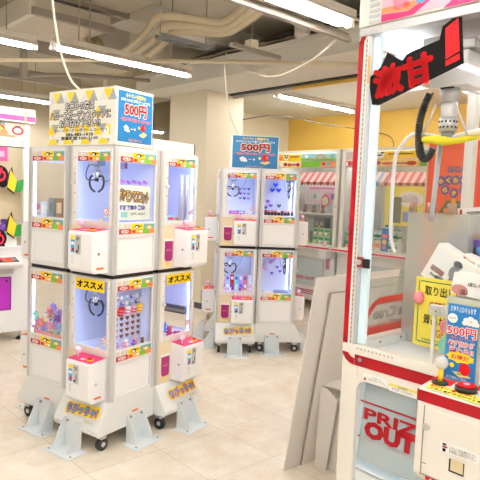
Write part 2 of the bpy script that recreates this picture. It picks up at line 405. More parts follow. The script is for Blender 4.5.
# ------------------------------------------------------------------ printed stickers
STR = [C(h) for h in ('#e9c9c4', '#bcd9d2', '#f0e3b8', '#c9b9cf', '#e8d2a8', '#b9cfd8')]
DRED = C('#b02a38'); LPK = C('#f3d4cf')
def strip(c, w, h, R, U, parent, name='sticker_strip'):
    """colourful picture strip: stripes over red, yellow with a black ring, teal with a rainbow over green and orange"""
    mb = MB(); c = V(c); t = .0006
    mb.plate(c, w, h, R, U, t, PAPER)
    def at(a, b): return c + R*(a*w) + U*(b*h)
    for k in range(7): mb.plate(at(-.5+.0455*k+.0227, .25), .0455*w, .5*h, R, U, t, STR[k % 6], t)
    mb.plate(at(-.34, -.25), .318*w, .5*h, R, U, t, DRED, t)
    mb.disc(at(-.34, -.25), .11*w, .17*h, R, U, t, LPK, 2*t)
    mb.disc(at(-.37, -.27), .03*w, .07*h, R, U, t, DRED, 3*t, 8); mb.disc(at(-.30, -.22), .025*w, .06*h, R, U, t, DRED, 3*t, 8)
    mb.plate(at(-.005, .22), .35*w, .56*h, R, U, t, YEL, t)
    mb.disc(at(-.01, .2), .075*w, .2*h, R, U, t, BLACK, 2*t, 10); mb.disc(at(-.02, .16), .045*w, .12*h, R, U, t, PAPER, 3*t, 10)
    mb.plate(at(.10, .27), .09*w, .09*h, R, U, t, BLACK, 2*t); mb.plate(at(-.12, .15), .05*w, .07*h, R, U, t, DRED, 2*t)
    mb.plate(at(-.005, -.28), .35*w, .44*h, R, U, t, ORNG, t)
    mb.disc(at(-.1, -.27), .045*w, .15*h, R, U, t, DRED, 2*t, 9); mb.disc(at(.0, -.25), .04*w, .14*h, R, U, t, YEL, 2*t, 9); mb.disc(at(.1, -.28), .05*w, .14*h, R, U, t, PAPER, 2*t, 9)
    mb.plate(at(.335, .22), .33*w, .56*h, R, U, t, TEAL, t)
    for q, m_ in ((.11, LRED), (.09, YEL), (.068, GREEN), (.048, PAPER)): mb.disc(at(.34, .1), q*w, q*2.6*h, R, U, t*.6, m_, 2*t+(.11-q)*.01, 12)
    mb.plate(at(.245, -.27), .165*w, .46*h, R, U, t, GREEN, 3.2*t); mb.plate(at(.415, -.27), .17*w, .46*h, R, U, t, ORNG, 3.2*t)
    return mb.build(name, parent)
LOGOB = C('#2a63c8'); SKY = C('#35b0e8'); SRED = C('#d8242c'); SALM = C('#f07060')
def price_sign(name, c, w, h, R, U, parent, tag_=None):
    """the blue 500-yen board"""
    c = V(c); b = MB().plate(c, w, h, R, U, .004, PAPER).plate(c, w*.965, h*.955, R, U, .001, BLUE, .004).build(name, parent)
    def at(x, y): return c + R*(x*w) + U*(y*h)
    d = .0055
    text('★イベント開催中★', at(0, .40), w*.56, h*.075, R, U, YEL, b, d, .03)
    text('お金を入れるとお得にゲームができる', at(0, .315), w*.82, h*.06, R, U, PAPER, b, d, .02)
    halo('500円', at(.0, .14), w*.60, h*.22, R, U, PAPER, b, d, .028*w)
    halo('500円', at(.0, .14), w*.60, h*.22, R, U, SRED, b, d+.0012, .008*w)
    text('一度投入で最大六回のプレイができます', at(0, -.05), w*.86, h*.07, R, U, SALM, b, d, .03)
    m = MB()
    for dx, dy in ((-.30, -.20), (-.26, -.18), (-.22, -.21), (-.28, -.25), (-.23, -.26), (-.19, -.26)): m.disc(at(dx, dy), .028*w, .028*w, R, U, .001, PAPER, d, 9)
    m.plate(at(-.10, -.22), .08*w, .012*h, R, U, .001, PAPER, d); m.disc(at(-.02, -.22), .022*w, .022*w, R, U, .001, PAPER, d, 9)
    m.disc(at(.10, -.18), .028*w, .03*w, R, U, .001, YEL, d, 9)
    m.prism([(-.10*w, -.04*h), (.02*w, .03*h), (.14*w, -.01*h), (.03*w, -.08*h)], at(.2, -.28)+R.cross(U)*d, R, U, .001, C('#f2cf8a'))
    m.disc(at(.22, -.17), .07*w, .075*w, R, U, .001, LRED, d+.001, 12); m.plate(at(.2, -.28), .06*w, .03*h, R, U, .001, GREEN, d+.001)
    m.disc(at(.25, -.16), .02*w, .035*w, R, U, .001, SALM, d+.002, 8)
    m.build('illustration', b)
    text('ご自由にご利用ください', at(0, -.43), w*.40, h*.05, R, U, ORNG, b, d, .02)
    return b
def osusume(c, w, h, R, U, parent):
    b = MB().plate(c, w, h, R, U, .0012, YEL).build('recommendation_sticker', parent)
    text('オススメ', c, w*.88, h*.56, R, U, BLACK, b, .0018, .05)
    b['label'] = 'yellow sticker with black lettering'
    return b
NOSIGN = C('#d46a78')
def warn(c, r, R, U, parent):
    m = MB(); c = V(c); m.disc(c, r, r*1.05, R, U, .0008, NOSIGN); m.disc(c, r*.78, r*.8, R, U, .0006, PAPER, .0008)
    m.plate(c, r*1.5, r*.22, (R+U).normalized(), (U-R).normalized(), .0006, NOSIGN, .0012)
    m.disc(c+R*r*.1, r*.25, r*.45, R, U, .0004, GREY, .0012, 8)
    m.plate(c-U*r*1.5, r*1.6, r*.35, R, U, .0006, PAPER)
    return m.build('warning_sticker', parent)

# ------------------------------------------------------------------ claw unit
def claw(parent, scale=1., name='claw'):
    """small grabber: carriage box, motor, two curved black arms with coiled leads; origin at the carriage top"""
    r = MB(); s = scale
    r.box(-.035*s, .035*s, -.03*s, .03*s, -.045*s, 0, GREY).box(-.03*s, .03*s, -.032*s, -.03*s, -.04*s, -.01*s, SILV)
    r.cyl((0, 0, -.045*s), (0, 0, -.075*s), .016*s, SILV, 12).cyl((0, 0, -.075*s), (0, 0, -.115*s), .021*s, CHROME, 14).cyl((0, 0, -.115*s), (0, 0, -.135*s), .012*s, DARK, 10)
    c = r.build(name, parent)
    for q in (-1, 1):
        MB().tube(bez([(q*.012*s, 0, -.11*s), (q*.045*s, 0, -.105*s), (q*.058*s, 0, -.14*s), (q*.045*s, 0, -.175*s), (q*.012*s, 0, -.195*s)], 5),
                  [.006*s]*20+[.003*s], DARK, 8).build('claw_arm', c)
    MB().tube(bez([(-.03*s, .01, -.01*s), (-.09*s, .01, -.06*s), (-.095*s, .01, -.12*s), (-.03*s, .01, -.125*s), (0, .0, -.10*s)], 6), .0035*s, DARK, 6).build('lead', c)
    MB().tube(bez([(.02*s, .01, -.12*s), (.07*s, .02, -.13*s), (.11*s, .03, -.07*s), (.12*s, .03, -.01*s)], 6), .0025*s, GREY, 6).build('lead', c)
    return c

# ------------------------------------------------------------------ two-storey mini crane machine
HW = .182
def make_mini(label):
    r = root('mini_crane_machine', label, 'claw machine', (0, 0, 0), 0, 'two-storey mini claw machines')
    # base skirt, flared to the front
    b = MB(); yb = -HW-.088
    b.prism([(HW, .27), (HW, .095), (yb+.012, .095), (yb, .112), (yb, .13), (-HW-.012, .262), (-HW, .27)], (-HW, 0, 0), Y, Z, 2*HW, BASEW)
    base = b.build('base_skirt', r, bevel=.006)
    # logo on the sloping front
    Ub = V((0, -(HW+.088-HW-.012)*-1, .132)); Ub = V((0, .076, .132)).normalized()
    cc = V((-.0, (yb-HW-.012)/2, .198))
    lg = MB(); Rl = X*cos(.06)+Ub*sin(.06); Ul = Ub*cos(.06)-X*sin(.06); Nb = X.cross(Ub)
    for k in range(7): lg.disc(cc+V((.02, 0, .012))+Rl*(-.105+k*.036), .026+.003*(k % 2), .033+.003*((k+1) % 2), Rl, Ul, .0008, YEL, .0006+.0001*k, 12)
    lg.build('logo_outline', base)
    halo('ちびっちゃ!', cc+V((.02, 0, .012)), .235, .048, X, Ub, LRED, base, .0026, .0065, rot=.06, name='logo')
    text('ちびっちゃ!', cc+V((.02, 0, .012)), .235, .048, X, Ub, SKY, base, .0036, .03, rot=.06, name='logo')
    text('ミニクレーン', cc+V((.10, 0, .012))-Ub*.052, .07, .016, X, Ub, C('#c98a10'), base, .0015, .02, name='logo')
    # castors
    for sx in (-1, 1):
        for y in (-.20, .13):
            MB().box(sx*.145-.02, sx*.145+.02, y-.02, y+.02, .07, .096, SILV).cyl((sx*.145-.012, y, .036), (sx*.145+.012, y, .036), .036, DARK, 16) \
                .cyl((sx*.145-.016, y, .036), (sx*.145+.016, y, .036), .014, SILV, 10).build('castor', r)
    # L-shaped stabiliser feet on the front and both sides
    def bracket(O, R, N):
        m = MB(); U = Z; O = V(O)
        def bx(a0, a1, n0, n1, z0, z1):
            vs = [O+R*a+N*n+U*z for a in (a0, a1) for n in (n0, n1) for z in (z0, z1)]
            m.add(vs, [(0, 1, 3, 2), (4, 6, 7, 5), (0, 4, 5, 1), (2, 3, 7, 6), (0, 2, 6, 4), (1, 5, 7, 3)], BRACK)
        bx(-.11, .11, .0, .125, 0, .006); bx(-.062, .062, 0, .006, .006, .165)
        for q in (-1, 1):
            a = q*.062
            m.prism([(0, .006), (.10, .006), (.02, .165), (0, .165)], O+R*(a-.003), N, Z, .006, BRACK) if R.cross(N).z < 0 else \
                m.prism([(0, .006), (.10, .006), (.02, .165), (0, .165)], O+R*(a+.003), N, Z, .006, BRACK)
        for q in (-.045, .045):
            p = O+R*q+U*.15+N*.006; m.cyl(p, p+N*.006, .008, GREY, 8)
        for q in (-.09, .09):
            p = O+R*q+N*.1+U*.006; m.cyl(p, p+U*.004, .006, GREY, 8)
        o = m.build('stabilizer_foot', r)
        return o
    bracket((0, yb-.002, 0), X, -Y); s_ = bracket((HW+.002, .02, 0), -Y, X); s_['side'] = 1; s_ = bracket((-HW-.002, .02, 0), Y, -X); s_['side'] = -1
    for sg, RR, UU in ((1, *SR), (-1, *SL)):
        MB().plate((sg*(HW+.001), .02, .175), .05, .010, RR, UU, .001, C('#e8742a')).build('warning_label', base)
    # corner profiles and horizontal rails
    f = MB()
    for sx in (-1, 1):
        for sy in (-1, 1):
            x, y = sx*(HW-.015), sy*(HW-.015)
            f.box(x-.015, x+.015, y-.015, y+.015, .272, .962, SILV); f.box(x-.015, x+.015, y-.015, y+.015, .984, 1.69, SILV)
    f.box(-.165, .165, -.165, .165, .962, .984, DARK)
    f.build('corner_frame', r, bevel=.004)
    for ti, z0 in enumerate((.27, .985)):
        z = lambda q: z0+q
        zt = .69 if ti == 0 else .705
        shell = MB()
        i = .168; HI = HW-.004
        shell.box(-i, i, -i, i, z(.002), z(.012), OFFW)
        shell.box(-i, i, -i, i, z(zt-.012), z(zt), OFFW)
        shell.box(-i, i, HI-.01, HI, z(.01), z(zt-.01), INNER)                       # back panel
        shell.box(-i, i, -i, HI-.01, z(.235), z(.275), INNER)                         # playfield
        shell.build('cabinet_shell', r)
        MB().box(-.166, -.160, -.14, HI-.01, z(.275), z(zt-.012), INNER).build('inner_wall', r)
        # side panels with recessed lower panel, rails round the window
        for sg in (-1, 1):
            xo = sg*HW; xi = sg*(HW-.010); a, b_ = min(xo, xi), max(xo, xi)
            s = MB(); s.box(a, b_, -.152, .152, z(.0), z(.025), OFFW).box(a, b_, -.152, .152, z(.205), z(.290), OFFW).box(a, b_, -.152, .152, z(.620), z(zt), OFFW)
            s.box(a, b_, -.152, -.140, z(.025), z(.205), OFFW).box(a, b_, .140, .152, z(.025), z(.205), OFFW)
            a2, b2 = (xi-.002, xi+.003) if sg < 0 else (xi-.003, xi+.002)
            s.box(min(a2, b2), max(a2, b2), -.14, .14, z(.025), z(.205), WHITE)
            s.box(a, b_, -.152, -.142, z(.29), z(.62), OFFW).box(a, b_, .142, .152, z(.29), z(.62), OFFW)
            sp = s.build('side_panel', r, bevel=.0015)
            RR, UU = (SR if sg > 0 else SL)
            g = MB().box(min(xi, xi+sg*.003), max(xi, xi+sg*.003), -.142, .142, z(.29), z(.62), GLASS).build('side_window', r)
            strip((xo+sg*.0005, 0, z(.650)), .285, .054, RR, UU, sp); strip((xo+sg*.0005, 0, z(.252)), .285, .056, RR, UU, sp)
        # front door: frame, glass, hinge screws, knob
        dr = MB(); y0, y1 = -HW-.004, -HW+.012
        dr.box(-.150, -.118, y0, y1, z(.262), z(.69), CREAM).box(.148, .166, y0, y1, z(.262), z(.69), CREAM)
        dr.box(-.118, .148, y0, y1, z(.262), z(.292), CREAM).box(-.118, .148, y0, y1, z(.675), z(.69), CREAM)
        door = dr.build('front_door', r, bevel=.002)
        MB().box(-.118, .148, y1-.006, y1-.003, z(.292), z(.675), GLASS).build('glass', door)
        sc = MB()
        for zz in (.33, .44, .55, .64): sc.cyl((-.128, y0, z(zz)), (-.128, y0-.003, z(zz)), .0035, C('#9a8060'), 8)
        for zz in (.33, .50, .64): sc.cyl((.157, y0, z(zz)), (.157, y0-.002, z(zz)), .003, C('#9a8060'), 8)
        sc.build('screw', door)
        MB().cyl((-.135, y0, z(.50)), (-.135, y0-.014, z(.50)), .008, SILV, 12).cyl((-.135, y0-.014, z(.50)), (-.135, y0-.018, z(.50)), .010, CREAM, 12).build('door_knob', door)
        warn((.118, y1-.007, z(.345)), .018, *F_, door)
        MB().plate((.075, y1-.007, z(.302)), .014, .014, X, Z, .0006, YEL).build('arrow_sticker', door)
        st = strip((.015, y1-.0065, z(.648)), .262, .052, *F_, door)
        MB().box(-.166, -.150, y0+.004, y1, z(.262), z(zt), OFFW).box(-.15, .166, y0+.004, y1, z(.69), z(zt), OFFW).build('door_surround', r)
        # lower front: beige prize outlet and control box
        fp = MB(); fp.box(-.166, -.045, -HW, -HW+.01, z(.0), z(.262), BEIGE).box(-.045, .166, -HW, -HW+.01, z(.0), z(.262), OFFW)
        fpo = fp.build('front_panel', r)
        o = MB(); oc = (-.098, -HW-.001, z(.105))
        rr = [(-.036, .07), (-.036, -.035), (-.024, -.052), (.024, -.052), (.036, -.035), (.036, .07)]
        o.prism([(a*1.15, b_*1.12-.001) for a, b_ in rr], V(oc), X, Z, .004, PAPER)
        ou = o.build('prize_outlet', r, bevel=.001)
        MB().prism(rr, V(oc)+V((0, -.004, -.005)), X, Z, .003, MAG).build('outlet_flap', ou)['label'] = 'magenta flap'
        text('PRIZE OUT', V(oc)+V((0, -.007, .01)), .045, .012, *F_, C('#c9a0b8'), ou, .0015, .01)
        MB().plate((-.098, -HW, z(.03)), .035, .012, X, Z, .001, YEL).build('outlet_label', ou)
        cb = MB(); cx0, cx1, cy0, cy1, cz0, cz1 = -.045, .146, -HW-.118, -HW, z(.012), z(.248)
        cb.prism([(cy1, cz0+.0), (cy0+.02, cz0), (cy0, cz0+.02), (cy0, cz1-.022), (cy0+.006, cz1-.010), (cy1, cz1)], (cx0, 0, 0), Y, Z, cx1-cx0, WHITE)
        box = cb.build('control_box', r, bevel=.005)
        slope = V((0, .112, .010)).normalized()
        MB().plate(((cx0+cx1)/2, (cy0+cy1)/2+.003, cz1-.0035), cx1-cx0-.004, .106, X, slope, .002, PINK).build('control_top', box)['label'] = 'pink printed top'
        MB().cyl((-.008, cy0+.055, cz1-.006), (-.008, cy0+.055, cz1+.02), .005, PLPINK, 8).ball((-.008, cy0+.055, cz1+.036), .020, PLPINK, nu=14, nv=10).build('joystick', box)
        MB().cyl((.10, cy0+.045, cz1-.006), (.10, cy0+.045, cz1+.004), .020, YEL, 16).cyl((.10, cy0+.045, cz1+.004), (.10, cy0+.045, cz1+.009), .015, LRED, 16).build('push_button', box)
        MB().plate((.055, cy0+.035, cz1-.003), .03, .02, X, slope, .002, PAPER).build('control_sticker', box)
        cp = MB().plate((.040, cy0, z(.165)), .040, .105, X, Z, .003, SILV)
        cp.plate((.040, cy0-.003, z(.198)), .024, .020, X, Z, .002, GREY).plate((.046, cy0-.003, z(.15)), .004, .030, X, Z, .002, DARK).plate((.034, cy0-.003, z(.128)), .014, .012, X, Z, .002, DARK)
        cp.cyl((.033, cy0-.003, z(.196)), (.033, cy0-.007, z(.196)), .006, CHROME, 10).build('coin_panel', box)
        ps = MB().plate((-.004, cy0, z(.165)), .030, .092, X, Z, .001, SKY).plate((-.004, cy0-.001, z(.201)), .030, .022, X, Z, .0006, YEL)
        ps.plate((-.004, cy0-.001, z(.170)), .024, .016, X, Z, .0006, PAPER).disc((-.001, cy0-.001, z(.136)), .010, .010, X, Z, .0006, LRED)
        ps = ps.build('price_sticker', box)
        text('あそびかた\nひとりずつ\nどうぞ\nおねがい', (-.004, cy0-.001, z(.085)), .020, .045, *F_, GREY, box, .0004, 0)
        MB().cyl((cx1, cy0+.045, z(.12)), (cx1+.006, cy0+.045, z(.12)), .008, CHROME, 12).build('lock', box)
        MB().plate((cx1, cy0+.06, z(.04)), .05, .012, Y, Z, .001, C('#e8742a')).build('warning_label', box)
        MB().cyl((cx0, cy0+.045, z(.12)), (cx0-.006, cy0+.045, z(.12)), .006, GREY, 12).build('lock', box)
        # light strips inside the front corners
        for sx in (-1, 1):
            MB().box(sx*.158-.007, sx*.158+.007, -.160, -.150, z(.27), z(.62), LED).build('light_strip', r)
        MB().box(-.13, .13, -.155, -.140, z(.672), z(.682), LED).build('light_strip', r)
        c = claw(r); c.location = (-.02, -.07, z(.645))
        c['tier'] = ti
    return r
E1 = (sin(.5824), cos(.5824)); E2 = (-cos(.5824), sin(.5824)); NC = (-.6848, 3.0816); WD = .37
def near(a, b): return V((NC[0]+E2[0]*a+E1[0]*b, NC[1]+E2[1]*a+E1[1]*b, 0))
FA = .0854; FC = (-.2002, 5.1938)
def far(a, b): return V((FC[0]+cos(FA)*a-sin(FA)*b, FC[1]+sin(FA)*a+cos(FA)*b, 0))
proto = make_mini('white two-storey claw machine at the corner of the front cluster, nearest to the viewer')
proto.location = near(.185, .185); proto.rotation_euler.z = -.5824
minis = [proto]
for label, loc, rz in [
        ('white two-storey claw machine at the right of the front cluster, over the wide floor', near(.185, .555), pi/2-.5824),
        ('white two-storey claw machine at the left of the front cluster, full of plush toys below', near(.555, .185), pi/2-.5824+pi),
        ('white two-storey claw machine of the far cluster, its control boxes facing the viewer', far(.185, .185), FA),
        ('white two-storey claw machine at the right of the far cluster, hearts in its side window', far(.555, .185), FA+pi/2),
        ('white two-storey claw machine at the back left of the far cluster, controls facing left', far(.185, .555), FA-pi/2)]:
    c = copy_tree(proto); c['label'] = label; c.location = loc; c.rotation_euler.z = rz; minis.append(c)
M1, M2, M3, M4, M5, M6 = minis
for m_, sd_ in ((M1, 1), (M2, 1), (M3, 1), (M4, -1), (M5, -1), (M6, -1)):      # feet only on the outer sides
    for c in child(m_, 'stabilizer_foot'):
        if 'side' in c:
            if c['side'] != sd_: drop(c)
            else: del c['side']
for m_ in (M4, M5, M6):                  # in the far cluster the closed wall is on the other side
    for c in child(m_, 'inner_wall'): c.location.x = .326
# the two front machines carry a yellow sticker on the lower door
for m_ in (M1, M2):
    d = [o for o in child(m_, 'front_door')][0]
    for s_ in child(d, 'sticker_strip'): drop(s_)
    osusume((.012, -HW-.0055, .27+.645), .235, .064, *F_, d)
# claws: move them as seen, leave out those the photo does not show
for m_, ti, pos in ((M4, 1, (-.06, -.08)), (M4, 0, (-.06, -.08)), (M5, 1, (-.07, -.10)), (M5, 0, (-.06, -.09)), (M1, 0, (-.03, -.10)), (M1, 1, (-.035, -.11)), (M3, 1, (-.05, .0)), (M2, 1, (-.03, .05))):
    for c in child(m_, 'claw'):
        if c['tier'] == ti: c.location.x, c.location.y = pos
for m_, ti in ((M3, 0), (M3, 1), (M2, 0), (M2, 1)):
    for c in child(m_, 'claw'):
        if c['tier'] == ti: drop(c)
for m_ in minis:
    for c in child(m_, 'claw'): del c['tier']

# ------------------------------------------------------------------ header signs on the clusters
TRY = YEL; TRG = C('#a9aeb2'); TRW = C('#e3e3e0')
hs = root('header_sign', 'cream sign with yellow and grey triangles and black Japanese lettering on the front cluster', 'sign', near(.27, .14), -.5824)
HZ0, HZ1 = 1.692, 2.002
hw2, hd2 = .272, .145
b_ = MB().box(-hw2, hw2, -hd2, hd2, HZ0, HZ1, mat('sign_cream', s2l('#f1eee2'), .5)).build('sign_box', hs, bevel=.003)
tr = MB(); sx = .074; yF = -hd2-.0005
def tri(x, z, s, up, m, k=1): tr.prism([(-s/2, 0), (s/2, 0), (0, s*.9 if up else -s*.9)] if up else [(-s/2, 0), (0, -s*.9), (s/2, 0)], (x, yF, z), X, Z, .0008*k, m)
for k in range(7):
    x = -.225+k*.075
    if k in (0, 2, 4, 6): pass
for k, x in enumerate((-.205, -.085, .065, .215)):
    tri(x-.0, HZ1-.012, .068, False, TRY); tri(x+.035, HZ1-.071, .068, True, TRG); tri(x-.040, HZ1-.071, .060, True, TRW)
for k, (x, zz) in enumerate(((-.24, .105), (.135, .10), (-.25, .19), (.14, .195))):
    tri(x, HZ1-zz-.058, .066, True, TRY); tri(x+.036, HZ1-zz, .062, False, TRG)
for x in (-.12, -.03, .05): tri(x, HZ1-.205, .055, False, TRY)
for k, x in enumerate((-.235, -.105, .04, .18)):
    tr.prism([(-.038, 0), (.038, 0), (.022, .03), (-.022, .03)], (x, yF, HZ0+.006), X, Z, .0008, TRY); tri(x+.04, HZ0+.034, .03, False, TRG)
tr.plate((0, yF, HZ0+.105), .47, .012, X, Z, .0006, TRY); tr.plate((.23, yF, HZ0+.08), .012, .05, X, Z, .0006, TRY); tr.plate((-.235, yF, HZ0+.075), .006, .05, X, Z, .0006, TRG)
tr.build('triangle_print', hs)
SCR = C('#f1eee2')
for s_, zz, w_, h_ in (('お困りの際は', .218, .235, .050), ('ハローズガーデンスタッフに', .168, .49, .052), ('お声掛け下さい!!', .122, .33, .050)):
    halo(s_, (-.01, yF, HZ0+zz), w_, h_*.86, *F_, BLACK, hs, .0018, .0050); text(s_, (-.01, yF, HZ0+zz), w_, h_*.86, *F_, PAPER, hs, .0028, .012)
text('ハローズガーデン(1階ゲームコーナー)', (-.01, yF, HZ0+.083), .44, .020, *F_, BLACK, hs, .001, .02)
text('086-485-1418', (-.01, yF, HZ0+.060), .22, .017, *F_, BLACK, hs, .001, .03)
text('営業時間 9:00~21:00', (-.01, yF, HZ0+.040), .30, .019, *F_, BLACK, hs, .001, .03)
price_sign('price_panel', (hw2+.0005, .0, (HZ0+HZ1)/2+.002), .275, .285, Y, Z, hs)['label'] = 'blue panel with red 500 yen lettering'
bx = root('header_box', 'low white blank header box behind the blue sign on the front cluster', 'sign', near(.03, .50), pi/2-.5824)
MB().box(-.19, .19, -.02, .02, 1.692, 1.757, CREAM).build('board', bx, bevel=.002); MB().box(.19, .196, -.022, .022, 1.692, 1.757, DARK).build('end_cap', bx)
fs = root('price_sign', 'blue 500 yen sign standing on top of the far claw machine cluster', 'sign', far(.31, .13), FA)
MB().box(-.215, .215, -.10, .10, 1.692, 1.995, PAPER).build('sign_box', fs, bevel=.002)
price_sign('price_panel', (0, -.1005, 1.8435), .43, .30, *F_, fs)

# ------------------------------------------------------------------ prizes
def plush(label, m1, m2, pos, s=.03, group=None, name='plush_toy', rz=None, tilt=0):
    b = MB(); b.ball((0, 0, s*.75), s*.8, m1, (1, .85, .95)); b.ball((0, -s*.12, s*1.9), s*.72, m1, (1.1, .9, .9))
    for q in (-1, 1):
        b.ball((q*s*.5, 0, s*2.5), s*.25, m2, nu=8, nv=6); b.ball((q*s*.8, -s*.2, s*.9), s*.26, m1, (1, 1, 1.3), 8, 6); b.ball((q*s*.42, -s*.55, s*.2), s*.3, m2, nu=8, nv=6)
        b.ball((q*s*.26, -s*.72, s*1.98), s*.08, DARK, nu=6, nv=5)
    b.ball((0, -s*.68, s*1.75), s*.2, m2, nu=8, nv=6)
    o = b.build(name, loc=pos, rz=random.uniform(-3, 3) if rz is None else rz); o.rotation_euler.x = tilt
    return tag(o, label, 'plush toy', group)
def inu(m, x, y, z):
    """point inside a mini machine, in its own coordinates"""
    a = m.rotation_euler.z; return V((m.location.x+x*cos(a)-y*sin(a), m.location.y+x*sin(a)+y*cos(a), z))
PC = {'pink': C('#f59ab8'), 'lavender': C('#b49ae8'), 'pale blue': C('#9cc8f0'), 'coral': C('#f08a80'), 'mint': C('#8fe0c8'), 'cream': C('#f4e6c8'), 'purple': C('#7a48c0'), 'white': PAPER, 'orange': C('#f09048'), 'brown': C('#7a4a2c'), 'red': LRED}
cols = ['pink', 'lavender', 'pale blue', 'coral', 'mint', 'cream', 'purple', 'pink', 'coral', 'lavender']
FZ = .546; UZ = 1.261
n = 0
for row in range(3):
    for k in range(6):
        for q in range(3):
            if row == 2 and (k+q) % 2: continue
            c = cols[(n*7+row) % 10]; n += 1
            plush('%s plush toy in the heap behind the lower left window of the front cluster' % c, PC[c], PC[cols[(n*3+1) % 10]],
                  inu(M3, .140-q*.06+random.uniform(-.006, .006), -.135+k*.046, FZ+.004+row*.040+q*.018), .023, 'plush toys heaped in the lower left machine', tilt=random.uniform(-.5, .5))
PKR = C('#f0a0a0')
o = MB().box(-.006, .006, -.14, .14, 0, .028, PKR).build('display_rail', loc=inu(M3, .163, 0, FZ), rz=M3.rotation_euler.z); tag(o, 'salmon pink strip in front of the plush heap in the lower left window', 'rail')
o = MB().plate((0, 0, 0), .16, .10, X, Z, .004, SOFF).build('inner_poster', loc=inu(M3, -.05, .12, 1.45), rz=M3.rotation_euler.z+pi/2)
tag(o, 'pale sheet inside the upper left window of the front cluster', 'poster')
def gift(name, label, m, x, y, z, w, d_, h, m1, m2, group=None, rz=0):
    b = MB().box(-w/2, w/2, -d_/2, d_/2, 0, h, m1); b.plate((0, -d_/2, h*.55), w*.7, h*.4, X, Z, .0008, m2).plate((w/2, 0, h*.55), d_*.7, h*.5, Y, Z, .0008, m2)
    return tag(b.build(name, loc=inu(m, x, y, z), rz=m.rotation_euler.z+rz), label, 'box', group)
gift('prize_box', 'grey prize box with dark panel standing in the upper left window of the front cluster', M3, .125, -.01, UZ+.002, .05, .04, .125, C('#9aa7b0'), GREY)
gift('prize_box', 'brown prize box at the right of the upper left window of the front cluster', M3, .13, .07, UZ+.002, .05, .06, .125, C('#a08468'), C('#e8d4b0'))
gift('prize_box', 'plain white block at the left of the upper left window of the front cluster', M3, .125, -.075, UZ+.002, .05, .06, .10, C('#dfe9f4'), PAPER)
gift('prize_box', 'low white tray with a pink trim in the upper left window of the front cluster', M3, .158, .03, UZ+.001, .012, .22, .014, PAPER, PINK)
# poster in the upper right window of the corner machine
pz = root('mascot_poster', 'white poster with gold and purple Japanese lettering in the corner machine window', 'poster', inu(M1, .150, .0, 1.285), M1.rotation_euler.z+pi/2)
MB().box(-.135, .135, -.001, .001, 0, .195, C('#e8ece0')).build('sheet', pz)
PURD = C('#3a1c66'); GOLD = C('#f2c84a')
halo('ポケモンマスコット', (0, -.002, .135), .235, .070, *F_, PURD, pz, .0005, .0065, rot=-.05); text('ポケモンマスコット', (0, -.002, .135), .235, .070, *F_, GOLD, pz, .0015, .012, rot=-.05)
text('好評発売中 登場!', (-.01, -.002, .070), .20, .026, *F_, C('#3444b0'), pz, .0005, .05); text('全5種 一回300円', (.035, -.002, .035), .12, .014, *F_, GREY, pz, .0005, .02)
MB().plate((-.075, -.001, .03), .05, .03, X, Z, .0006, C('#8fd0c8')).build('print', pz)
MZ = C('#a060e0')
pr = MB()
for k in range(5): pr.prism([(0, 0), (.035, -.012), (.045, .002), (.012, .016)], (-.10+k*.045, -.001, .225-.006*(k % 2)), X, Z, .001, MZ)
o = pr.build('violet_ornament', loc=inu(M1, .135, .0, 1.275), rz=M1.rotation_euler.z+pi/2); tag(o, 'row of violet paper ornaments above the poster in the corner machine', 'decoration')
# pegboard with rows of small prizes in the lower right window of the corner machine
pb = root('prize_board', 'upright board full of small brown heart charms in the corner machine', 'display board', inu(M1, .095, .0, FZ), M1.rotation_euler.z+pi/2)
MB().box(-.135, .135, -.002, .002, 0, .36, C('#c8d0f4')).build('board', pb)
HE = [(0, -.011), (.012, .002), (.011, .009), (.005, .010), (0, .005), (-.005, .010), (-.011, .009), (-.012, .002)]
BRN = C('#7a3c22')
for rw in range(4):
    for k in range(6):
        MB().prism(HE, (-.115+k*.046, -.002, .060+rw*.034), X, Z, .007, BRN).build('heart_charm', pb)
for rw in range(2):
    for k in range(7):
        o = MB().ball((0, 0, 0), .013, [PAPER, PC['pale blue'], C('#5060c8')][(k+rw) % 3], (1, .6, 1), 8, 6).ball((0, -.008, .006), .006, PAPER, nu=6, nv=5) \
            .build('small_figure', loc=inu(M1, .115, -.12+k*.04, FZ+.255+rw*.034), rz=M1.rotation_euler.z+pi/2)
        tag(o, 'tiny blue and white round figure along the top of the charm board', 'figure', 'round figures above the heart charms')
for k, (a, b2, lb) in enumerate(((C('#e86050'), LRED, 'coral red'), (LRED, PC['coral'], 'deep red'), (PAPER, PINK, 'white and pink striped'), (C('#f6c0d8'), LRED, 'pale pink'), (YEL, ORNG, 'yellow and orange'))):
    m_ = MB(); m_.cyl((0, 0, -.024), (0, 0, .024), .017, a, 10)
    for q in (-.012, .006): m_.cyl((0, 0, q), (0, 0, q+.006), .0176, b2, 10)
    o = m_.build('candy_roll', loc=inu(M1, .122, -.10+k*.050, FZ+.212), rz=M1.rotation_euler.z); o.rotation_euler.y = .25
    tag(o, '%s candy roll hanging over the heart charms in the corner machine' % lb, 'sweets', 'candy rolls in the corner machine')
for k in range(7):
    c = ['orange', 'lavender', 'pink', 'white', 'purple', 'coral', 'brown'][k]
    plush('%s plush toy lying on the floor of the corner machine below the heart charms' % c, PC[c], PC['white'], inu(M1, .145-.02*(k % 2), -.12+k*.038, FZ+.002), .016, 'plush toys below the heart charms')
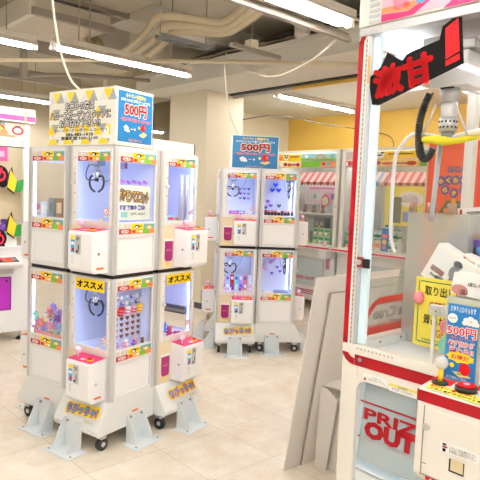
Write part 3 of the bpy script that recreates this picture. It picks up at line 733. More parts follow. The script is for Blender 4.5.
# corner machine, front doors
o = MB().box(-.03, .03, -.004, .004, 0, .035, C('#a09ab0')).box(.022, .03, -.006, -.004, 0, .035, LRED).build('inner_sign', loc=inu(M1, .04, .02, 1.575), rz=M1.rotation_euler.z)
tag(o, 'small grey and red sign behind the upper left door glass of the corner machine', 'sign')
plush('white plush toy lying under the claw of the corner machine lower door', PC['white'], PC['pink'], inu(M1, .06, -.09, FZ+.006), .02, tilt=1.2)
plush('brown plush toy lying behind the claw of the corner machine lower door', PC['brown'], PC['white'], inu(M1, .02, .0, FZ+.006), .018, tilt=1.2)
# right machine of the cluster
gift('prize_box', 'pale blue and pink prize box in the upper window of the right front-cluster machine', M2, -.02, -.11, UZ+.002, .07, .04, .045, C('#7fd0e8'), PINK)
gift('prize_box', 'pink and green prize box in the upper window of the right front-cluster machine', M2, .06, -.10, UZ+.002, .07, .04, .035, C('#f0a0c0'), GREEN)
for k in range(2):
    o = MB().cyl((0, 0, 0), (0, 0, .30), .014, SILV, 12).build('guide_pole', loc=inu(M2, .065+k*.05, -.138, UZ+.002), rz=0); tag(o, 'shiny upright pole in the upper window of the right front-cluster machine', 'pole', 'poles in the right machine')
plush('blue plush toy in the lower window of the right front-cluster machine', C('#1c78e8'), SKY, inu(M2, -.055, -.135, FZ+.03), .024)
plush('crimson plush toy in the lower window of the right front-cluster machine', C('#d02060'), PINK, inu(M2, -.01, -.138, FZ+.003), .022)
plush('magenta plush toy lying flat in the lower window of the right front-cluster machine', MAG, PINK, inu(M2, .05, -.12, FZ+.003), .018, tilt=1.3)
o = MB().box(-.13, .13, 0, .02, 0, .05, C('#3c4450')).box(-.13, .13, -.001, 0, .012, .03, C('#9a8a60')).build('prize_shelf', loc=inu(M2, .145, 0, FZ+.11), rz=M2.rotation_euler.z-pi/2)
tag(o, 'dark shelf behind the lower window of the right front-cluster machine', 'shelf')
LIL = C('#e6e4f2')
o = MB().plate((0, 0, 0), .27, .355, X, Z, .002, LIL).build('inner_poster', loc=inu(M2, .167, 0, 1.45), rz=M2.rotation_euler.z-pi/2); tag(o, 'pale lilac backing sheet in the upper window of the right front-cluster machine', 'poster')
o = MB().plate((0, 0, 0), .27, .18, X, Z, .002, LIL).build('inner_poster', loc=inu(M2, .167, 0, FZ+.25), rz=M2.rotation_euler.z-pi/2); tag(o, 'pale grey backing sheet in the lower window of the right front-cluster machine', 'poster')
# far cluster
def heart(label, m, mm, x, y, z, s, turn, group):
    o = MB().prism([(a*s, b*s) for a, b in HE], (0, 0, 0), X, Z, .006, m).build('paper_heart', loc=inu(mm, x, y, z), rz=mm.rotation_euler.z+turn)
    return tag(o, label, 'decoration', group)
for rw in range(3):
    for k in range(3):
        c = [('teal', C('#58a8b8')), ('navy blue', C('#3038b0')), ('mauve', C('#c088d8'))][(rw+k) % 3]
        heart('small %s paper heart on the upper back wall of the far cluster, controls side' % c[0], c[1], M4, .03+k*.04, .155, 1.42+rw*.045, 1.3, 0, 'small paper hearts in rows')
for k, (x, z_) in enumerate(((0, 1.56), (-.03, 1.51), (.03, 1.51))): heart('bright blue paper heart in the group of three at the far cluster upper side window', C('#1c58f0'), M5, .148, x, z_, 2.1, -pi/2, 'three blue hearts')
for k, (x, z_) in enumerate(((.07, 1.40), (.04, 1.36), (.09, 1.34))): heart('violet paper heart at the left of the far cluster upper side window', C('#9c50d8'), M5, .148, x, z_, 1.6, -pi/2, 'violet hearts')
heart('teal paper heart low in the far cluster upper side window', C('#2c7890'), M5, .148, -.04, 1.36, 1.8, -pi/2, None)
for k, (x, z_) in enumerate(((-.02, .84), (.02, .80), (.05, .86), (.07, .74), (.11, .78), (-.06, .86))): heart('pink paper heart in the far cluster lower side window', C('#f090d8'), M5, .148, x, z_, 1.7, -pi/2, 'pink hearts')
for k, (x, z_) in enumerate(((-.05, .76), (.0, .70), (-.08, .72))): heart('purple paper heart in the far cluster lower side window', C('#7038d0'), M5, .148, x, z_, 1.3, -pi/2, 'purple hearts')
for k in range(9):
    c = ['coral', 'orange', 'pink', 'red', 'white'][k % 5]
    o = MB().cyl((0, 0, 0), (0, 0, .028), .015, C('#2a2430'), 10).ball((0, 0, .032), .015, PC[c], nu=8, nv=6).build('cupcake', loc=inu(M5, -.13, -.125+k*.031, UZ+.016), rz=0)
    tag(o, '%s topped cupcake toy in the row along the far cluster upper side window' % c, 'toy', 'cupcake toys in a row')
gift('prize_box', 'magenta prize box lying on the floor of the far cluster upper front window', M4, -.04, -.05, UZ+.012, .09, .05, .03, C('#c02890'), PC['lavender'])
gift('prize_box', 'violet prize box behind the magenta one in the far cluster', M4, .03, .04, UZ+.012, .08, .05, .03, C('#9a7ae0'), PC['white'])
gift('prize_box', 'low grey grille box in the far cluster lower side window', M5, -.08, -.06, FZ, .08, .13, .022, C('#8a90b0'), GREY)
gift('prize_box', 'low white box with green top in the far cluster lower side window', M5, -.08, .07, FZ, .06, .08, .02, PAPER, GREEN)
for k in range(14):
    c = ['pink', 'pale blue', 'red', 'mint', 'lavender', 'coral', 'white'][k % 7]
    gift('candy_packet', '%s packet stacked in the far cluster lower front window' % c, M4, -.11+.042*(k % 7), .03+.02*(k//7), FZ+.001+(k//7)*.072, .035, .03, .07, PC[c], PC['white' if k % 2 else 'purple'], 'packets stacked in the far cluster')
for k in range(5):
    c = ['pink', 'white', 'pale blue', 'red', 'orange'][k]
    plush('%s plush toy in front of the stacked packets in the far cluster' % c, PC[c], PC['white'], inu(M4, -.09+k*.045, -.06, FZ+.001), .014)

# ------------------------------------------------------------------ large red and white machine on the right
UL = W(1.796, 1.345, 0)
def inl(Rt, rz, x, y, z): return V((Rt.x+x*cos(rz)-y*sin(rz), Rt.y+x*sin(rz)+y*cos(rz), z))
def UF(x, y, z): return inl(UL, ROW, x, y, z)
uf = root('prize_crane_machine', 'large cream and red crane machine filling the right side of the picture', 'claw machine', UL, ROW)
WU, DU = 1.0, .92
ox0, oz0, oz1 = .075, .36, .762
body = MB()
body.box(.0, ox0, .0, .02, .05, .86, CREAM).box(ox0, WU, 0, .02, oz1, .86, CREAM).box(ox0, WU, 0, .02, .05, oz0, CREAM).box(.62, WU, 0, .02, oz0, oz1, CREAM)
body.box(0, .02, .02, DU, .05, .86, CREAM).box(WU-.02, WU, .02, DU, .05, .86, CREAM).box(.02, WU-.02, DU-.02, DU, .05, .86, CREAM)
body.box(.02, WU-.02, .02, DU-.02, .05, .08, CREAM)
cab = body.build('lower_cabinet', uf, bevel=.004)
# rounded opening corner and bay
cr = .04
arc = [(ox0+cr-cr*sin(a), oz1-cr+cr*cos(a)) for a in [k*pi/2/8 for k in range(9)]]
MB().prism([(ox0-.002, oz1+.002)]+[(ox0-.002, oz1-cr)]+list(reversed(arc))[0:0]+[(p[0], p[1]) for p in reversed(arc)]+[(ox0+cr, oz1+.002)], (0, .02, 0), X, Z, .02, CREAM).build('opening_corner', cab)
bay = MB(); BAYW = mat('bay_white', s2l('#e8eef0'), .35)
bay.box(ox0-.012, ox0, .02, .45, .41, .78, BAYW).box(.70, .712, .02, .45, .41, .78, BAYW).box(ox0, .70, .44, .45, .41, .78, BAYW).box(ox0-.012, .712, .02, .45, .40, .412, BAYW)
bay.box(ox0, .70, .02, .022, .36, .41, BAYW).build('prize_bay', uf)
MB().box(.2, .66, .40, .43, .80, .815, LEDW).build('bay_light', uf)
fl = MB().plate((.345, .035, .60), .52, .30, X, V((0, .10, 1)).normalized(), .003, FLAPG).build('prize_flap', uf)
fl['label'] = 'frosted flap with red lettering'
Uf = V((0, .10, 1)).normalized()
text('PRIZE', (.240, .0370-.004, .632), .28, .040, X, Uf, RED, fl, .004, .035)
text('OUT', (.215, .034-.004, .576), .21, .056, X, Uf, RED, fl, .004, .07)
MB().plate((.29, .0388, .673), .45, .006, X, Uf, .001, RED, .002).plate((.29, .0297, .535), .45, .006, X, Uf, .001, RED, .002).build('stripe', fl)
MB().box(ox0+.004, ox0+.010, .04, .05, .51, .525, DARK).build('hinge', fl)
# red belt with white pinstripes round the bottom and up the left edge
belt = MB(); t = .0015
belt.plate((WU/2+.03, 0, .838), WU-.06, .042, X, Z, t, RED); belt.plate((WU/2+.03, 0, .868), WU-.06, .004, X, Z, t, RED)
def band(r0, r1, cx, cz, m, d=0):
    n = 10; o_ = [(cx-r1*cos(pi/2*k/n), cz-r1*sin(pi/2*k/n)) for k in range(n+1)]; i_ = [(cx-r0*cos(pi/2*k/n), cz-r0*sin(pi/2*k/n)) for k in range(n+1)]
    for k in range(n): belt.prism([o_[k], o_[k+1], i_[k+1], i_[k]], (0, -d, 0), X, Z, t, m)
band(.036, .062, .058, .879, RED); 
belt.plate((.011, 0, 1.46), .022, 1.165, X, Z, t, RED)
belt.prism([(0, 2.03), (.022, 2.03), (.045, 2.10), (.015, 2.075)], (0, 0, 0), X, Z, t, RED)
belt.plate((.0255, 0, 1.46), .003, 1.165, X, Z, t, PAPER)
belt.plate((WU/2+.03, 0, .8625), WU-.06, .0035, X, Z, t*.7, PAPER)
belt.build('red_belt', uf)
MB().cyl((.085, -.001, .843), (.085, -.006, .843), .008, GREY, 12).build('screw', uf)
fr = MB()
fr.box(0, .045, .0, .045, .86, 2.20, CREAM).box(WU-.045, WU, 0, .045, .86, 2.10, CREAM)
fr.box(0, .045, DU-.045, DU, .86, 2.10, CREAM).box(WU-.045, WU, DU-.045, DU, .86, 2.10, CREAM)
fr.box(.045, .054, -.002, .03, .88, 2.07, SILV)
fr.box(0, WU, -.004, .045, .86, .895, CREAM).box(0, .045, .045, DU-.045, .86, .90, CREAM).box(.045, WU, DU-.045, DU, .86, .90, CREAM)
fr.box(0, WU, -.004, .05, 2.058, 2.088, SILV).box(0, .045, .05, DU, 2.058, 2.10, SILV).box(0, WU, DU-.045, DU, 2.058, 2.10, SILV).box(WU-.045, WU, .05, DU, 2.058, 2.10, SILV)
fr.build('window_frame', uf, bevel=.002)
ra = MB()
ra.box(.033, .039, -.001, .0, .89, 2.06, SILV)
for k in range(64): ra.box(.034, .038, -.003, .0, .90+k*.018, .91+k*.018, GREY)
for k in range(10): ra.box(.07+k*.017, .075+k*.017, -.0055, -.004, .882, .887, C('#9a8f70'))
ra.build('perforated_rail', uf)
GR = C('#bfc3c8')
mq = MB().box(.0, WU, -.01, .30, 2.09, 2.42, CREAM)
mq.build('marquee', uf, bevel=.004)
mq = child(uf, 'marquee')[0]
pf = MB()
for k in range(16): pf.box(.048, .090, -.014, -.010, 2.095+k*.02, 2.106+k*.02, GR)
pf.build('speaker_grille', mq)
pm = MB(); yq = -.0115; PK1 = C('#f6b8cc'); PK2 = C('#f28ca8'); BL2 = C('#6f9fd0')
pm.prism([(.10, 2.098), (.52, 2.098), (WU, 2.098), (WU, 2.40), (.10, 2.40)], (0, yq, 0), X, Z, .001, PK1)
pm.prism([(.10, 2.092), (.23, 2.094), (.30, 2.135), (.27, 2.138), (.21, 2.11), (.10, 2.118)], (0, yq-.001, 0), X, Z, .001, PINK)
pm.prism([(.10, 2.120), (.21, 2.113), (.27, 2.14), (.10, 2.14)], (0, yq-.001, 0), X, Z, .001, C('#f0905c'))
pm.prism([(.34, 2.092), (WU, 2.092), (WU, 2.118), (.38, 2.118)], (0, yq-.001, 0), X, Z, .001, PINK)
pm.disc((.18, yq-.002, 2.165), .036, .042, X, Z, .001, PK2, 0, 16); pm.disc((.165, yq-.003, 2.175), .006, .012, X, Z, .001, GREEN); pm.disc((.192, yq-.003, 2.178), .006, .012, X, Z, .001, GREEN)
pm.disc((.165, yq-.002, 2.132), .016, .010, X, Z, .001, C('#e0603c')); pm.disc((.20, yq-.002, 2.132), .016, .010, X, Z, .001, C('#e0603c'))
pm.disc((.26, yq-.002, 2.18), .04, .055, X, Z, .001, BL2, 0, 16); pm.disc((.345, yq-.002, 2.16), .036, .032, X, Z, .001, C('#f7a531'), 0, 16)
pm.disc((.43, yq-.002, 2.15), .05, .03, X, Z, .001, BL2, 0, 16); pm.disc((.52, yq-.002, 2.15), .05, .04, X, Z, .001, GREEN, 0, 16); pm.disc((.62, yq-.002, 2.17), .05, .05, X, Z, .001, C('#f2cf50'), 0, 16)
pm.disc((.44, yq-.003, 2.155), .02, .02, X, Z, .001, PK2, 0, 12)
pm.build('marquee_picture', mq)
MB().box(.052, .060, -.010, -.006, 1.88, 1.98, C('#d8a860')).build('tape_label', uf)
lt_ = MB().box(.050, .075, -.008, -.001, 1.195, 1.235, C('#8a3c30')).cyl((.060, -.008, 1.215), (.060, -.012, 1.215), .010, SILV, 12).box(.075, .105, -.006, -.001, 1.195, 1.230, DARK).build('latch', uf)
# glass panes
MB().box(.06, .52, .008, .011, .895, 2.058, GLASS).build('front_glass', uf)
MB().box(.50, WU-.045, .016, .019, .895, 2.058, GLASS).build('front_glass', uf)
sg = MB().box(.018, .021, .045, DU-.045, .90, 2.058, GLASS).build('side_glass', uf)
MB().box(.045, WU-.045, DU-.025, DU-.022, .90, 2.058, GLASS).build('rear_glass', uf)
MB().box(WU-.03, WU-.02, .045, DU-.045, .90, 2.058, CREAM).build('side_wall', uf)
# printed film on the side pane, seen from behind
film = MB().box(.0225, .0235, .06, .52, .906, 1.135, SMOKE).build('printed_film', sg)
ff = MB(); REDB = C('#d03028')
def sp(pts): ff.prism(pts, (.0245, 0, 0), Y, Z, .0008, REDB)
sp([(.07, .908), (.52, .908), (.52, .938), (.07, .938)]); sp([(.07, .943), (.52, .943), (.52, .946), (.07, .946)])
arcp = [(.075, .95), (.10, .99), (.13, 1.02), (.16, 1.042), (.20, 1.055), (.52, 1.060)]
for k in range(5):
    (a, b2), (c, d2) = arcp[k], arcp[k+1]
    sp([(a, b2), (a+.022, b2-.012), (c+(.022 if k < 3 else 0), d2-(.012 if k < 3 else .024)), (c, d2)] if k < 4 else [(a, b2), (a, b2-.024), (c, d2-.024), (c, d2)])
sp([(.14, 1.026), (.52, 1.026), (.52, 1.029), (.14, 1.029)])
ff.build('film_stripe', sg)
text('meca Creo', (.0245, .33, .990), .34, .044, Y, Z, C('#98938a'), sg, .0005, .02, mirror=True)
ln = MB()
for k in range(18): ln.box(.0238, .0242, .08, .52, .935+k*.0052, .936+k*.0052, C('#c8c4b8'))
ln.build('film_lines', sg)
# interior
MB().box(.02, WU-.02, .02, DU-.02, .855, .868, BAYW).box(.045, .075, .05, DU-.05, .868, .905, BAYW).box(.045, WU-.05, DU-.09, DU-.05, .868, .905, BAYW).build('playfield', uf)
bm = MB()
for k in range(5): bm.cyl((.0755, .14+k*.15, .89), (.078, .14+k*.15, .89), .005, GREY, 8)
bm.build('screw', uf)
LPOST = mat('frosted_light_post', s2l('#d4e8f2'), .3, emit=(.75, .92, 1.), estr=.10)
MB().box(.057, .088, .014, .030, .90, 2.05, LPOST).build('light_post', uf)
MB().box(WU-.09, WU-.07, .030, .056, .90, 2.03, LPOST).build('light_post', uf)
MB().box(.055, .080, .06, .80, 2.020, 2.040, LEDW).build('light_bar', uf)
MB().box(.10, .9, .84, .86, 2.02, 2.04, LEDW).build('light_bar', uf)
MB().box(.06, WU-.06, .05, DU-.05, 2.085, 2.089, C('#b4b0ac')).build('inner_ceiling', uf)
ib = MB().box(.10, .52, .35, .355, 1.93, 2.07, C('#e6dcd8'))  # board with red lettering painted on as the marquee's reflection inside the glass
ib.build('marquee_reflection', uf)
ib = child(uf, 'marquee_reflection')[0]
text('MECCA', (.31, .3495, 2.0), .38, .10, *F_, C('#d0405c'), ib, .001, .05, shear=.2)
# gantry, carriage and claw
gn = MB().box(.05, WU-.05, .13, .15, 1.985, 2.005, SILV).box(.05, WU-.05, .22, .24, 1.985, 2.005, SILV).box(.06, .085, .06, DU-.06, 1.965, 1.985, SILV).box(WU-.10, WU-.075, .06, DU-.06, 1.965, 1.985, SILV)
gn.build('gantry_rail', uf)
CX, CY = .285, .175
cg = MB().box(CX-.055, CX+.085, CY-.05, CY+.09, 1.865, 1.985, WHITE).box(CX-.10, CX-.02, CY-.04, CY+.05, 1.99, 2.05, WHITE).box(CX-.03, CX+.11, CY-.06, CY+.05, 1.985, 2.02, SILV).build('carriage', uf, bevel=.005)
MB().box(CX-.045, CX+.045, CY-.035, CY+.035, 1.870, 1.866, SILV).box(CX-.02, CX+.03, CY-.036, CY-.03, 1.875, 1.86, DARK).build('winch', cg)
cl = MB().cyl((CX, CY, 1.875), (CX, CY, 1.815), .034, SILV, 20).cyl((CX, CY, 1.815), (CX, CY, 1.760), .029, WHITE, 20).cyl((CX, CY, 1.760), (CX, CY, 1.710), .032, SILV, 20).cyl((CX, CY, 1.710), (CX, CY, 1.680), .024, GREY, 16)
for rw in range(2):
    for k in range(14):
        a = 2*pi*k/14+rw*.22; p = V((CX+.032*cos(a), CY+.032*sin(a), 1.745-rw*.02)); q = V((cos(a), sin(a), 0)); cl.cyl(p-q*.002, p+q*.0012, .0045, DARK, 6)
cl = cl.build('claw_head', uf)
MB().tube(bez([(CX-.12, CY-.01, 1.685), (CX-.04, CY-.035, 1.680), (CX+.03, CY-.035, 1.672), (CX+.12, CY-.01, 1.685)], 6), [.008, .010, .012, .011, .014, .015, .013, .017, .018, .016, .018, .015, .014, .011, .013, .011, .010, .008, .007][:19], C('#d8cc20', .8), 10).build('yellow_wrap', cl)
MB().tube(bez([(CX+.08, CY-.02, 1.695), (CX+.12, CY-.02, 1.698), (CX+.16, CY-.01, 1.710)], 5), .009, C('#e6dcb4', .8), 8).build('cloth_wrap', cl)
for q in (-1, 1):
    MB().tube(bez([(CX, CY, 1.685), (CX+q*.09, CY, 1.705), (CX+q*.15, CY, 1.705), (CX+q*.20, CY, 1.650), (CX+q*.215, CY, 1.590), (CX+q*.215, CY, 1.350), (CX+q*.20, CY, 1.270), (CX+q*.185, CY, 1.250)], 5), .0075, WHITE, 8).build('claw_arm', cl)
    MB().tube([(CX+q*.035, CY-.03, 1.810), (CX+q*.09, CY-.03, 1.690)], .004, SILV, 6).build('spring_rod', cl)
MB().tube([(CX-.06, CY+.06, 1.670), (CX-.075, CY+.06, 1.380)], .010, GR, 8).build('depth_rod', cl)
sp_ = []
for k in range(200):
    a = 2*pi*k/8; q = k/200
    cx = CX-.065-.035*sin(pi*q*.9); sp_.append((cx+.013*cos(a), CY-.03+.013*sin(a), 1.850-.235*q))
MB().tube(sp_, .0028, DARK, 5).build('coiled_hose', cl)
MB().tube(bez([(CX-.065, CY-.03, 1.850), (CX-.09, CY-.03, 1.790), (CX-.10, CY-.03, 1.710), (CX-.09, CY-.03, 1.630), (CX-.06, CY-.03, 1.610), (CX-.035, CY-.03, 1.650)], 6), .0125, DARK, 8).build('hose', cl)
MB().box(.05, .315, .33, .334, .868, 1.41, ACRYL).box(.311, .315, .334, .60, .868, 1.41, ACRYL).build('acrylic_partition', uf)
pg = MB()
for k in range(3): pg.cyl((.07+k*.085, .332, 1.41), (.07+k*.085, .332, 1.45), .018, C('#b08d7a'), 12)
pg.build('rubber_stop', uf)
# big red sticker on the front glass
tR = (X*1+Z*0); rotS = radians(10)
SC_ = V((.236, .0065, 1.920)); Rs = (X*cos(rotS)+Z*sin(rotS)); Us = (Z*cos(rotS)-X*sin(rotS))
sb = MB().prism([(-.185, -.085), (-.155, -.095), (.175, -.045), (.185, .125), (.115, .10), (.10, .06), (-.02, .055), (-.045, .035), (-.10, .085), (-.135, .04), (-.19, .015)], SC_, Rs, Us, .0008, BLACK)
sb = sb.build('window_sticker', uf); sb['label'] = 'red and black lettered sticker'
halo('激甘', SC_+Rs*-.05+Us*-.016, .232, .100, Rs, Us, LRED, sb, .0016, .0065)
sx_ = MB().prism([(.115, -.012), (.165, .0), (.172, .108), (.125, .09)], SC_, Rs, Us, .0016, LRED).prism([(.113, -.035), (.163, -.028), (.164, -.008), (.114, -.018)], SC_, Rs, Us, .0016, LRED)
sx_.build('exclamation_mark', sb)
# control box with joystick, button, door
bx0, bx1, by = .41, 1.0, -.14
cbx = MB().prism([(0, .545), (by+.03, .545), (by, .575), (by, .855), (0, .872)], (bx0, 0, 0), Y, Z, bx1-bx0, CREAM).build('control_box', uf, bevel=.008)
MB().plate(((bx0+bx1)/2, by, .8325), bx1-bx0-.004, .036, X, Z, .0012, RED).plate((bx0, by/2, .8325), -by-.004, .036, -Y, Z, .0012, RED).build('red_band', cbx)
sl = V((0, .14, .017)).normalized(); nz = X.cross(sl)
MB().plate(((bx0+bx1)/2, by/2, .8635), bx1-bx0-.006, .132, X, sl, .0012, C('#d2d0d2')).plate((bx0+.04, by/2+.03, .8675), .07, .06, X, sl, .0012, LRED, .001).plate((bx0+.13, by/2+.045, .869), .06, .035, X, sl, .0012, LRED, .001).build('deck_plate', cbx)
def dk(x, y): return V((x, y, .857+(y-by)*.1214+.002))
p = dk(.452, -.075)
MB().cyl(p, p+Z*.006, .026, DARK, 20).cyl(p+Z*.006, p+Z*.048, .008, YEL, 14).ball(p+Z*.068, .022, glassmat('clear_knob', milk=.5, milkcol=(.8, .76, .74)), nu=16, nv=12).build('joystick', cbx)
p = dk(.540, -.075)
MB().cyl(p, p+Z*.014, .034, DARK, 24).cyl(p+Z*.014, p+Z*.021, .027, LRED, 24).cyl(p+Z*.021, p+Z*.0225, .010, PK1, 16).build('push_button', cbx)
pp = MB().plate((.545, by+.026, .8618), .23, .044, V((1, -.05, 0)).normalized(), sl, .0012, C('#f6f060')).build('notice_tape', cbx)
pp['label'] = 'yellow paper notice with red and black lettering'
text('レバーを動かして', (.53, by+.034, .8629), .18, .017, X, sl, LRED, pp, .0018, .05)
text('ボタンを押すだけの簡単操作', (.545, by+.014, .8605), .20, .014, X, sl, BLACK, pp, .0018, .04)
dd = MB().plate(((bx0+.035+bx1)/2, by, .69), bx1-bx0-.06, .215, X, Z, .003, CREAM).build('service_door', cbx, bevel=.001)
gp = MB().box(bx0+.028, bx0+.031, by-.0015, by, .575, .805, GREY).box(bx0+.031, bx1-.02, by-.0015, by, .578, .581, GREY); gp.build('door_gap', cbx)
yd = by-.0035
MB().cyl((.452, yd, .738), (.452, yd-.005, .738), .012, SILV, 18).cyl((.452, yd-.005, .738), (.452, yd-.007, .738), .007, C('#c8c2b0'), 12).build('lock', dd)
lb = MB().plate((.565, yd, .695), .125, .032, X, Z, .0008, PAPER).plate((.518, yd-.0008, .696), .016, .006, X, Z, .0005, DRED).plate((.516, yd-.0008, .686), .010, .010, X, Z, .0005, BLACK).plate((.516, yd-.0008, .704), .012, .006, X, Z, .0005, BLACK).build('notice_label', dd)
text('スタッフをお呼び下さい\nお気軽にお声がけ下さい', (.575, yd-.001, .694), .085, .022, *F_, GREY, lb, .0006, .01)
MB().box(.535, .583, yd-.002, yd+.001, .625, .665, DARK).box(.541, .581, yd-.003, yd-.002, .631, .667, C('#d8c8a0')).build('coin_return', dd)
text('プライズマシン', (.59, by, .607), .19, .013, *F_, RED, cbx, .0006, .05); text('MECCA', (.545, by, .580), .17, .026, *F_, LRED, cbx, .0006, .06)
MB().plate((.6, by, .6165), .32, .002, X, Z, .0006, RED).build('stripe', cbx)
# notices under the belt
nl = MB().plate((.155, 0, .782), .105, .028, X, Z, .0008, PAPER).plate((.112, -.0008, .776), .010, .010, X, Z, .0004, DRED).build('notice_label', cab)
text('おねがいごと\nお手を入れないで下さい', (.165, -.001, .783), .075, .020, *F_, GREY, nl, .0005, .01)
nl = MB().plate((.275, 0, .776), .115, .030, X, Z, .0008, PAPER).plate((.275, -.0008, .785), .112, .010, X, Z, .0004, C('#e8d84a')).build('notice_label', cab)
text('注意事項\nお客様へのおねがい', (.275, -.001, .778), .09, .022, *F_, GREY, nl, .0009, .01)
for k in range(4): MB().cyl(((.08, .92)[k % 2], (.08, .84)[k//2], 0), ((.08, .92)[k % 2], (.08, .84)[k//2], .05), .03, DARK, 14).build('foot', uf)
# blue price card standing on the deck
pc = root('price_card', 'tall narrow blue 500 yen card standing on the red and cream machine deck', 'sign', UF(.489, -.022, .872), ROW)
pcw, pch = .104, .252
MB().plate((0, 0, pch/2), pcw, pch, X, Z, .003, C('#0872b8')).build('card', pc)
yy = -.0035
text('お金を入れるとお得\nにゲームができます', (-.0, yy, .237), .085, .018, *F_, PAPER, pc, .0005, .01)
m_ = MB().disc((-.034, yy, .205), .017, .016, X, Z, .0006, PAPER)
for a, b2 in ((.012, .206), (.026, .212), (.040, .206), (.008, .196), (.022, .196), (.036, .196), (.046, .196)): m_.disc((a, yy, b2), .010, .008, X, Z, .0006, PAPER, 0, 10)
m_.build('illustration', pc)
text('500円', (-.034, yy, .205), .022, .008, *F_, BLUE, pc, .001, .0)
text('500円', (0, yy, .165), .096, .030, *F_, PAPER, pc, .0006, .08); text('500円', (0, yy, .165), .096, .030, *F_, SRED, pc, .0014, .02)
text('一度投入ならプレイが', (0, yy, .143), .085, .008, *F_, SALM, pc, .0005, .01)
text('必ず何かが', (0, yy, .125), .088, .018, *F_, PAPER, pc, .0005, .08); text('必ず何かが', (0, yy, .125), .088, .018, *F_, SRED, pc, .001, .01)
text('当たる!!', (.002, yy, .103), .08, .018, *F_, PAPER, pc, .0005, .08); text('当たる!!', (.002, yy, .103), .08, .018, *F_, SRED, pc, .001, .01)
m_ = MB(); nst = 18
m_.prism([((.050 if k % 2 else .043)*cos(2*pi*k/nst/1), (.020 if k % 2 else .015)*sin(2*pi*k/nst)) for k in range(nst)], (0, yy, .080), X, Z, .0006, YEL)
m_.disc((.018, yy, .045), .019, .021, X, Z, .0008, LRED); m_.disc((-.026, yy, .050), .008, .008, X, Z, .0006, YEL)
m_.prism([(-.024, .004), (.0, -.010), (.042, -.006), (.02, .008)], (0, yy, .026), X, Z, .0006, C('#f2cf8a')); m_.plate((.0, yy-.0006, .026), .016, .006, X, Z, .0005, GREEN)
m_.build('illustration', pc)
text('お得だ', (0, yy, .080), .06, .016, *F_, C('#c02040'), pc, .0012, .03)
text('お子様もご安心', (-.008, yy, .010), .07, .010, *F_, PAPER, pc, .0005, .0)
hd = MB().box(-.060, .064, .001, .004, 0, .275, ACRYL).box(-.060, .064, -.010, .03, 0, .003, ACRYL).build('card_stand', pc)
# small white sensor on a stick
pst = root('sensor_post', 'slim white post with a small box on top, inside the red and cream machine', 'post', UF(.366, .02, .895), ROW)
MB().box(-.006, .006, -.005, .005, 0, .175, CREAM).build('post', pst); MB().box(-.016, .030, -.012, .012, .172, .205, WHITE).cyl((.010, -.012, .187), (.010, -.014, .187), .003, C('#a07840'), 8).build('sensor_box', pst)
# yellow notice inside
yn = root('prize_notice', 'yellow notice with black and red Japanese lettering and green border inside the red machine', 'sign', UF(.300, .20, .882), ROW)
Ry = V((cos(.02), 0, sin(-.02))); Uy = V((sin(.03), 0, 1)).normalized(); Uy = Z; Ry = X
MB().plate((.03, 0, .15), .29, .265, Ry, Uy, .003, C('#f2e050')).build('board', yn)
gb = MB()
for a, b2, w_, h_ in ((.03, .268, .25, .004), (.03, .034, .25, .006), (-.100, .15, .004, .235), (.160, .15, .004, .235)): gb.plate((a, -.003, b2), w_, h_, X, Z, .0006, C('#1f7a4a'))
gb.build('green_border', yn)
for s_, z_, w_, c_, x_ in (('取り出し口から', .235, .21, BLACK, .03), ('GETになります', .180, .20, C('#b03820'), .045), ('景品が取れたら', .125, .21, BLACK, .03), ('GETです', .078, .10, C('#b03820'), .03)):
    text(s_, (x_, -.003, z_), w_, .036, *F_, c_, yn, .001, .015)
text('HALLO', (-.04, -.003, .046), .07, .010, *F_, C('#1f7a4a'), yn, .001, .01)
# balloons/prizes
BG = 'pastel balloons inside the red machine'
def balloon(nm, m, x, y, z, r, sc, where):
    o = MB().ball((0, 0, 0), r, m, sc, 16, 12).cyl((0, 0, -r*sc[2]), (0, 0, -r*sc[2]-.006), .004, m, 8, .002).build('balloon', loc=UF(x, y, z), rz=ROW)
    return tag(o, '%s balloon %s' % (nm, where), 'balloon', BG)
PB = C('#f08896', .3); TB = C('#78d4c0', .3); WB = C('#f6f4ee', .3)
balloon('white', WB, .385, .075, 1.072, .026, (.9, .9, 1), 'above the pink one left of the blue price card')
balloon('pink', PB, .385, .075, 1.020, .027, (.95, .9, 1), 'between white and teal ones left of the blue price card')
balloon('teal', TB, .390, .075, .955, .030, (1, .9, 1.15), 'lowest of the stack left of the blue price card')
balloon('teal', TB, .565, .105, 1.055, .032, (1, .9, .9), 'uppermost of the stack right of the blue price card')
balloon('teal', TB, .548, .075, .99, .034, (1, .9, .9), 'second from the top right of the blue price card')
balloon('pink', PB, .55, .075, .93, .028, (1, .9, 1), 'lowest of the stack right of the blue price card')
balloon('yellow', C('#f2d24a', .3), .50, .10, 1.0, .022, (.8, .9, 1.3), 'peeking out at the right edge of the blue price card')
balloon('pink', PB, .205, .19, 1.085, .024, (.8, .9, 1.1), 'peeking out at the left edge of the yellow notice')
bn_ = root('display_bin', 'clear square bin holding the pastel balloons behind the blue price card', 'bin', UF(.395, .045, .896), ROW)
bb = MB().box(0, .25, 0, .003, 0, .225, GLASS).box(0, .25, .12, .123, 0, .225, GLASS).box(0, .003, .003, .12, 0, .225, GLASS).box(.247, .25, .003, .12, 0, .225, GLASS).build('bin_wall', bn_)
MB().box(0, .25, 0, .123, -.003, 0, PAPER).build('bin_base', bn_); MB().box(-.003, .253, -.003, .126, .225, .231, C('#d8d6d0')).build('bin_lid', bn_)
# prize mats in the bottom
BRP = C('#c8907c', .6)
for k in range(3):
    tag(MB().ball((0, 0, 0), .055, BRP, (1.25, .9, .35), 16, 8).build('sponge_pad', loc=UF(.22+k*.12, .45+.03*k, .885), rz=ROW), 'brown oval pad on the playfield of the red machine', 'pad', 'brown pads on the playfield')
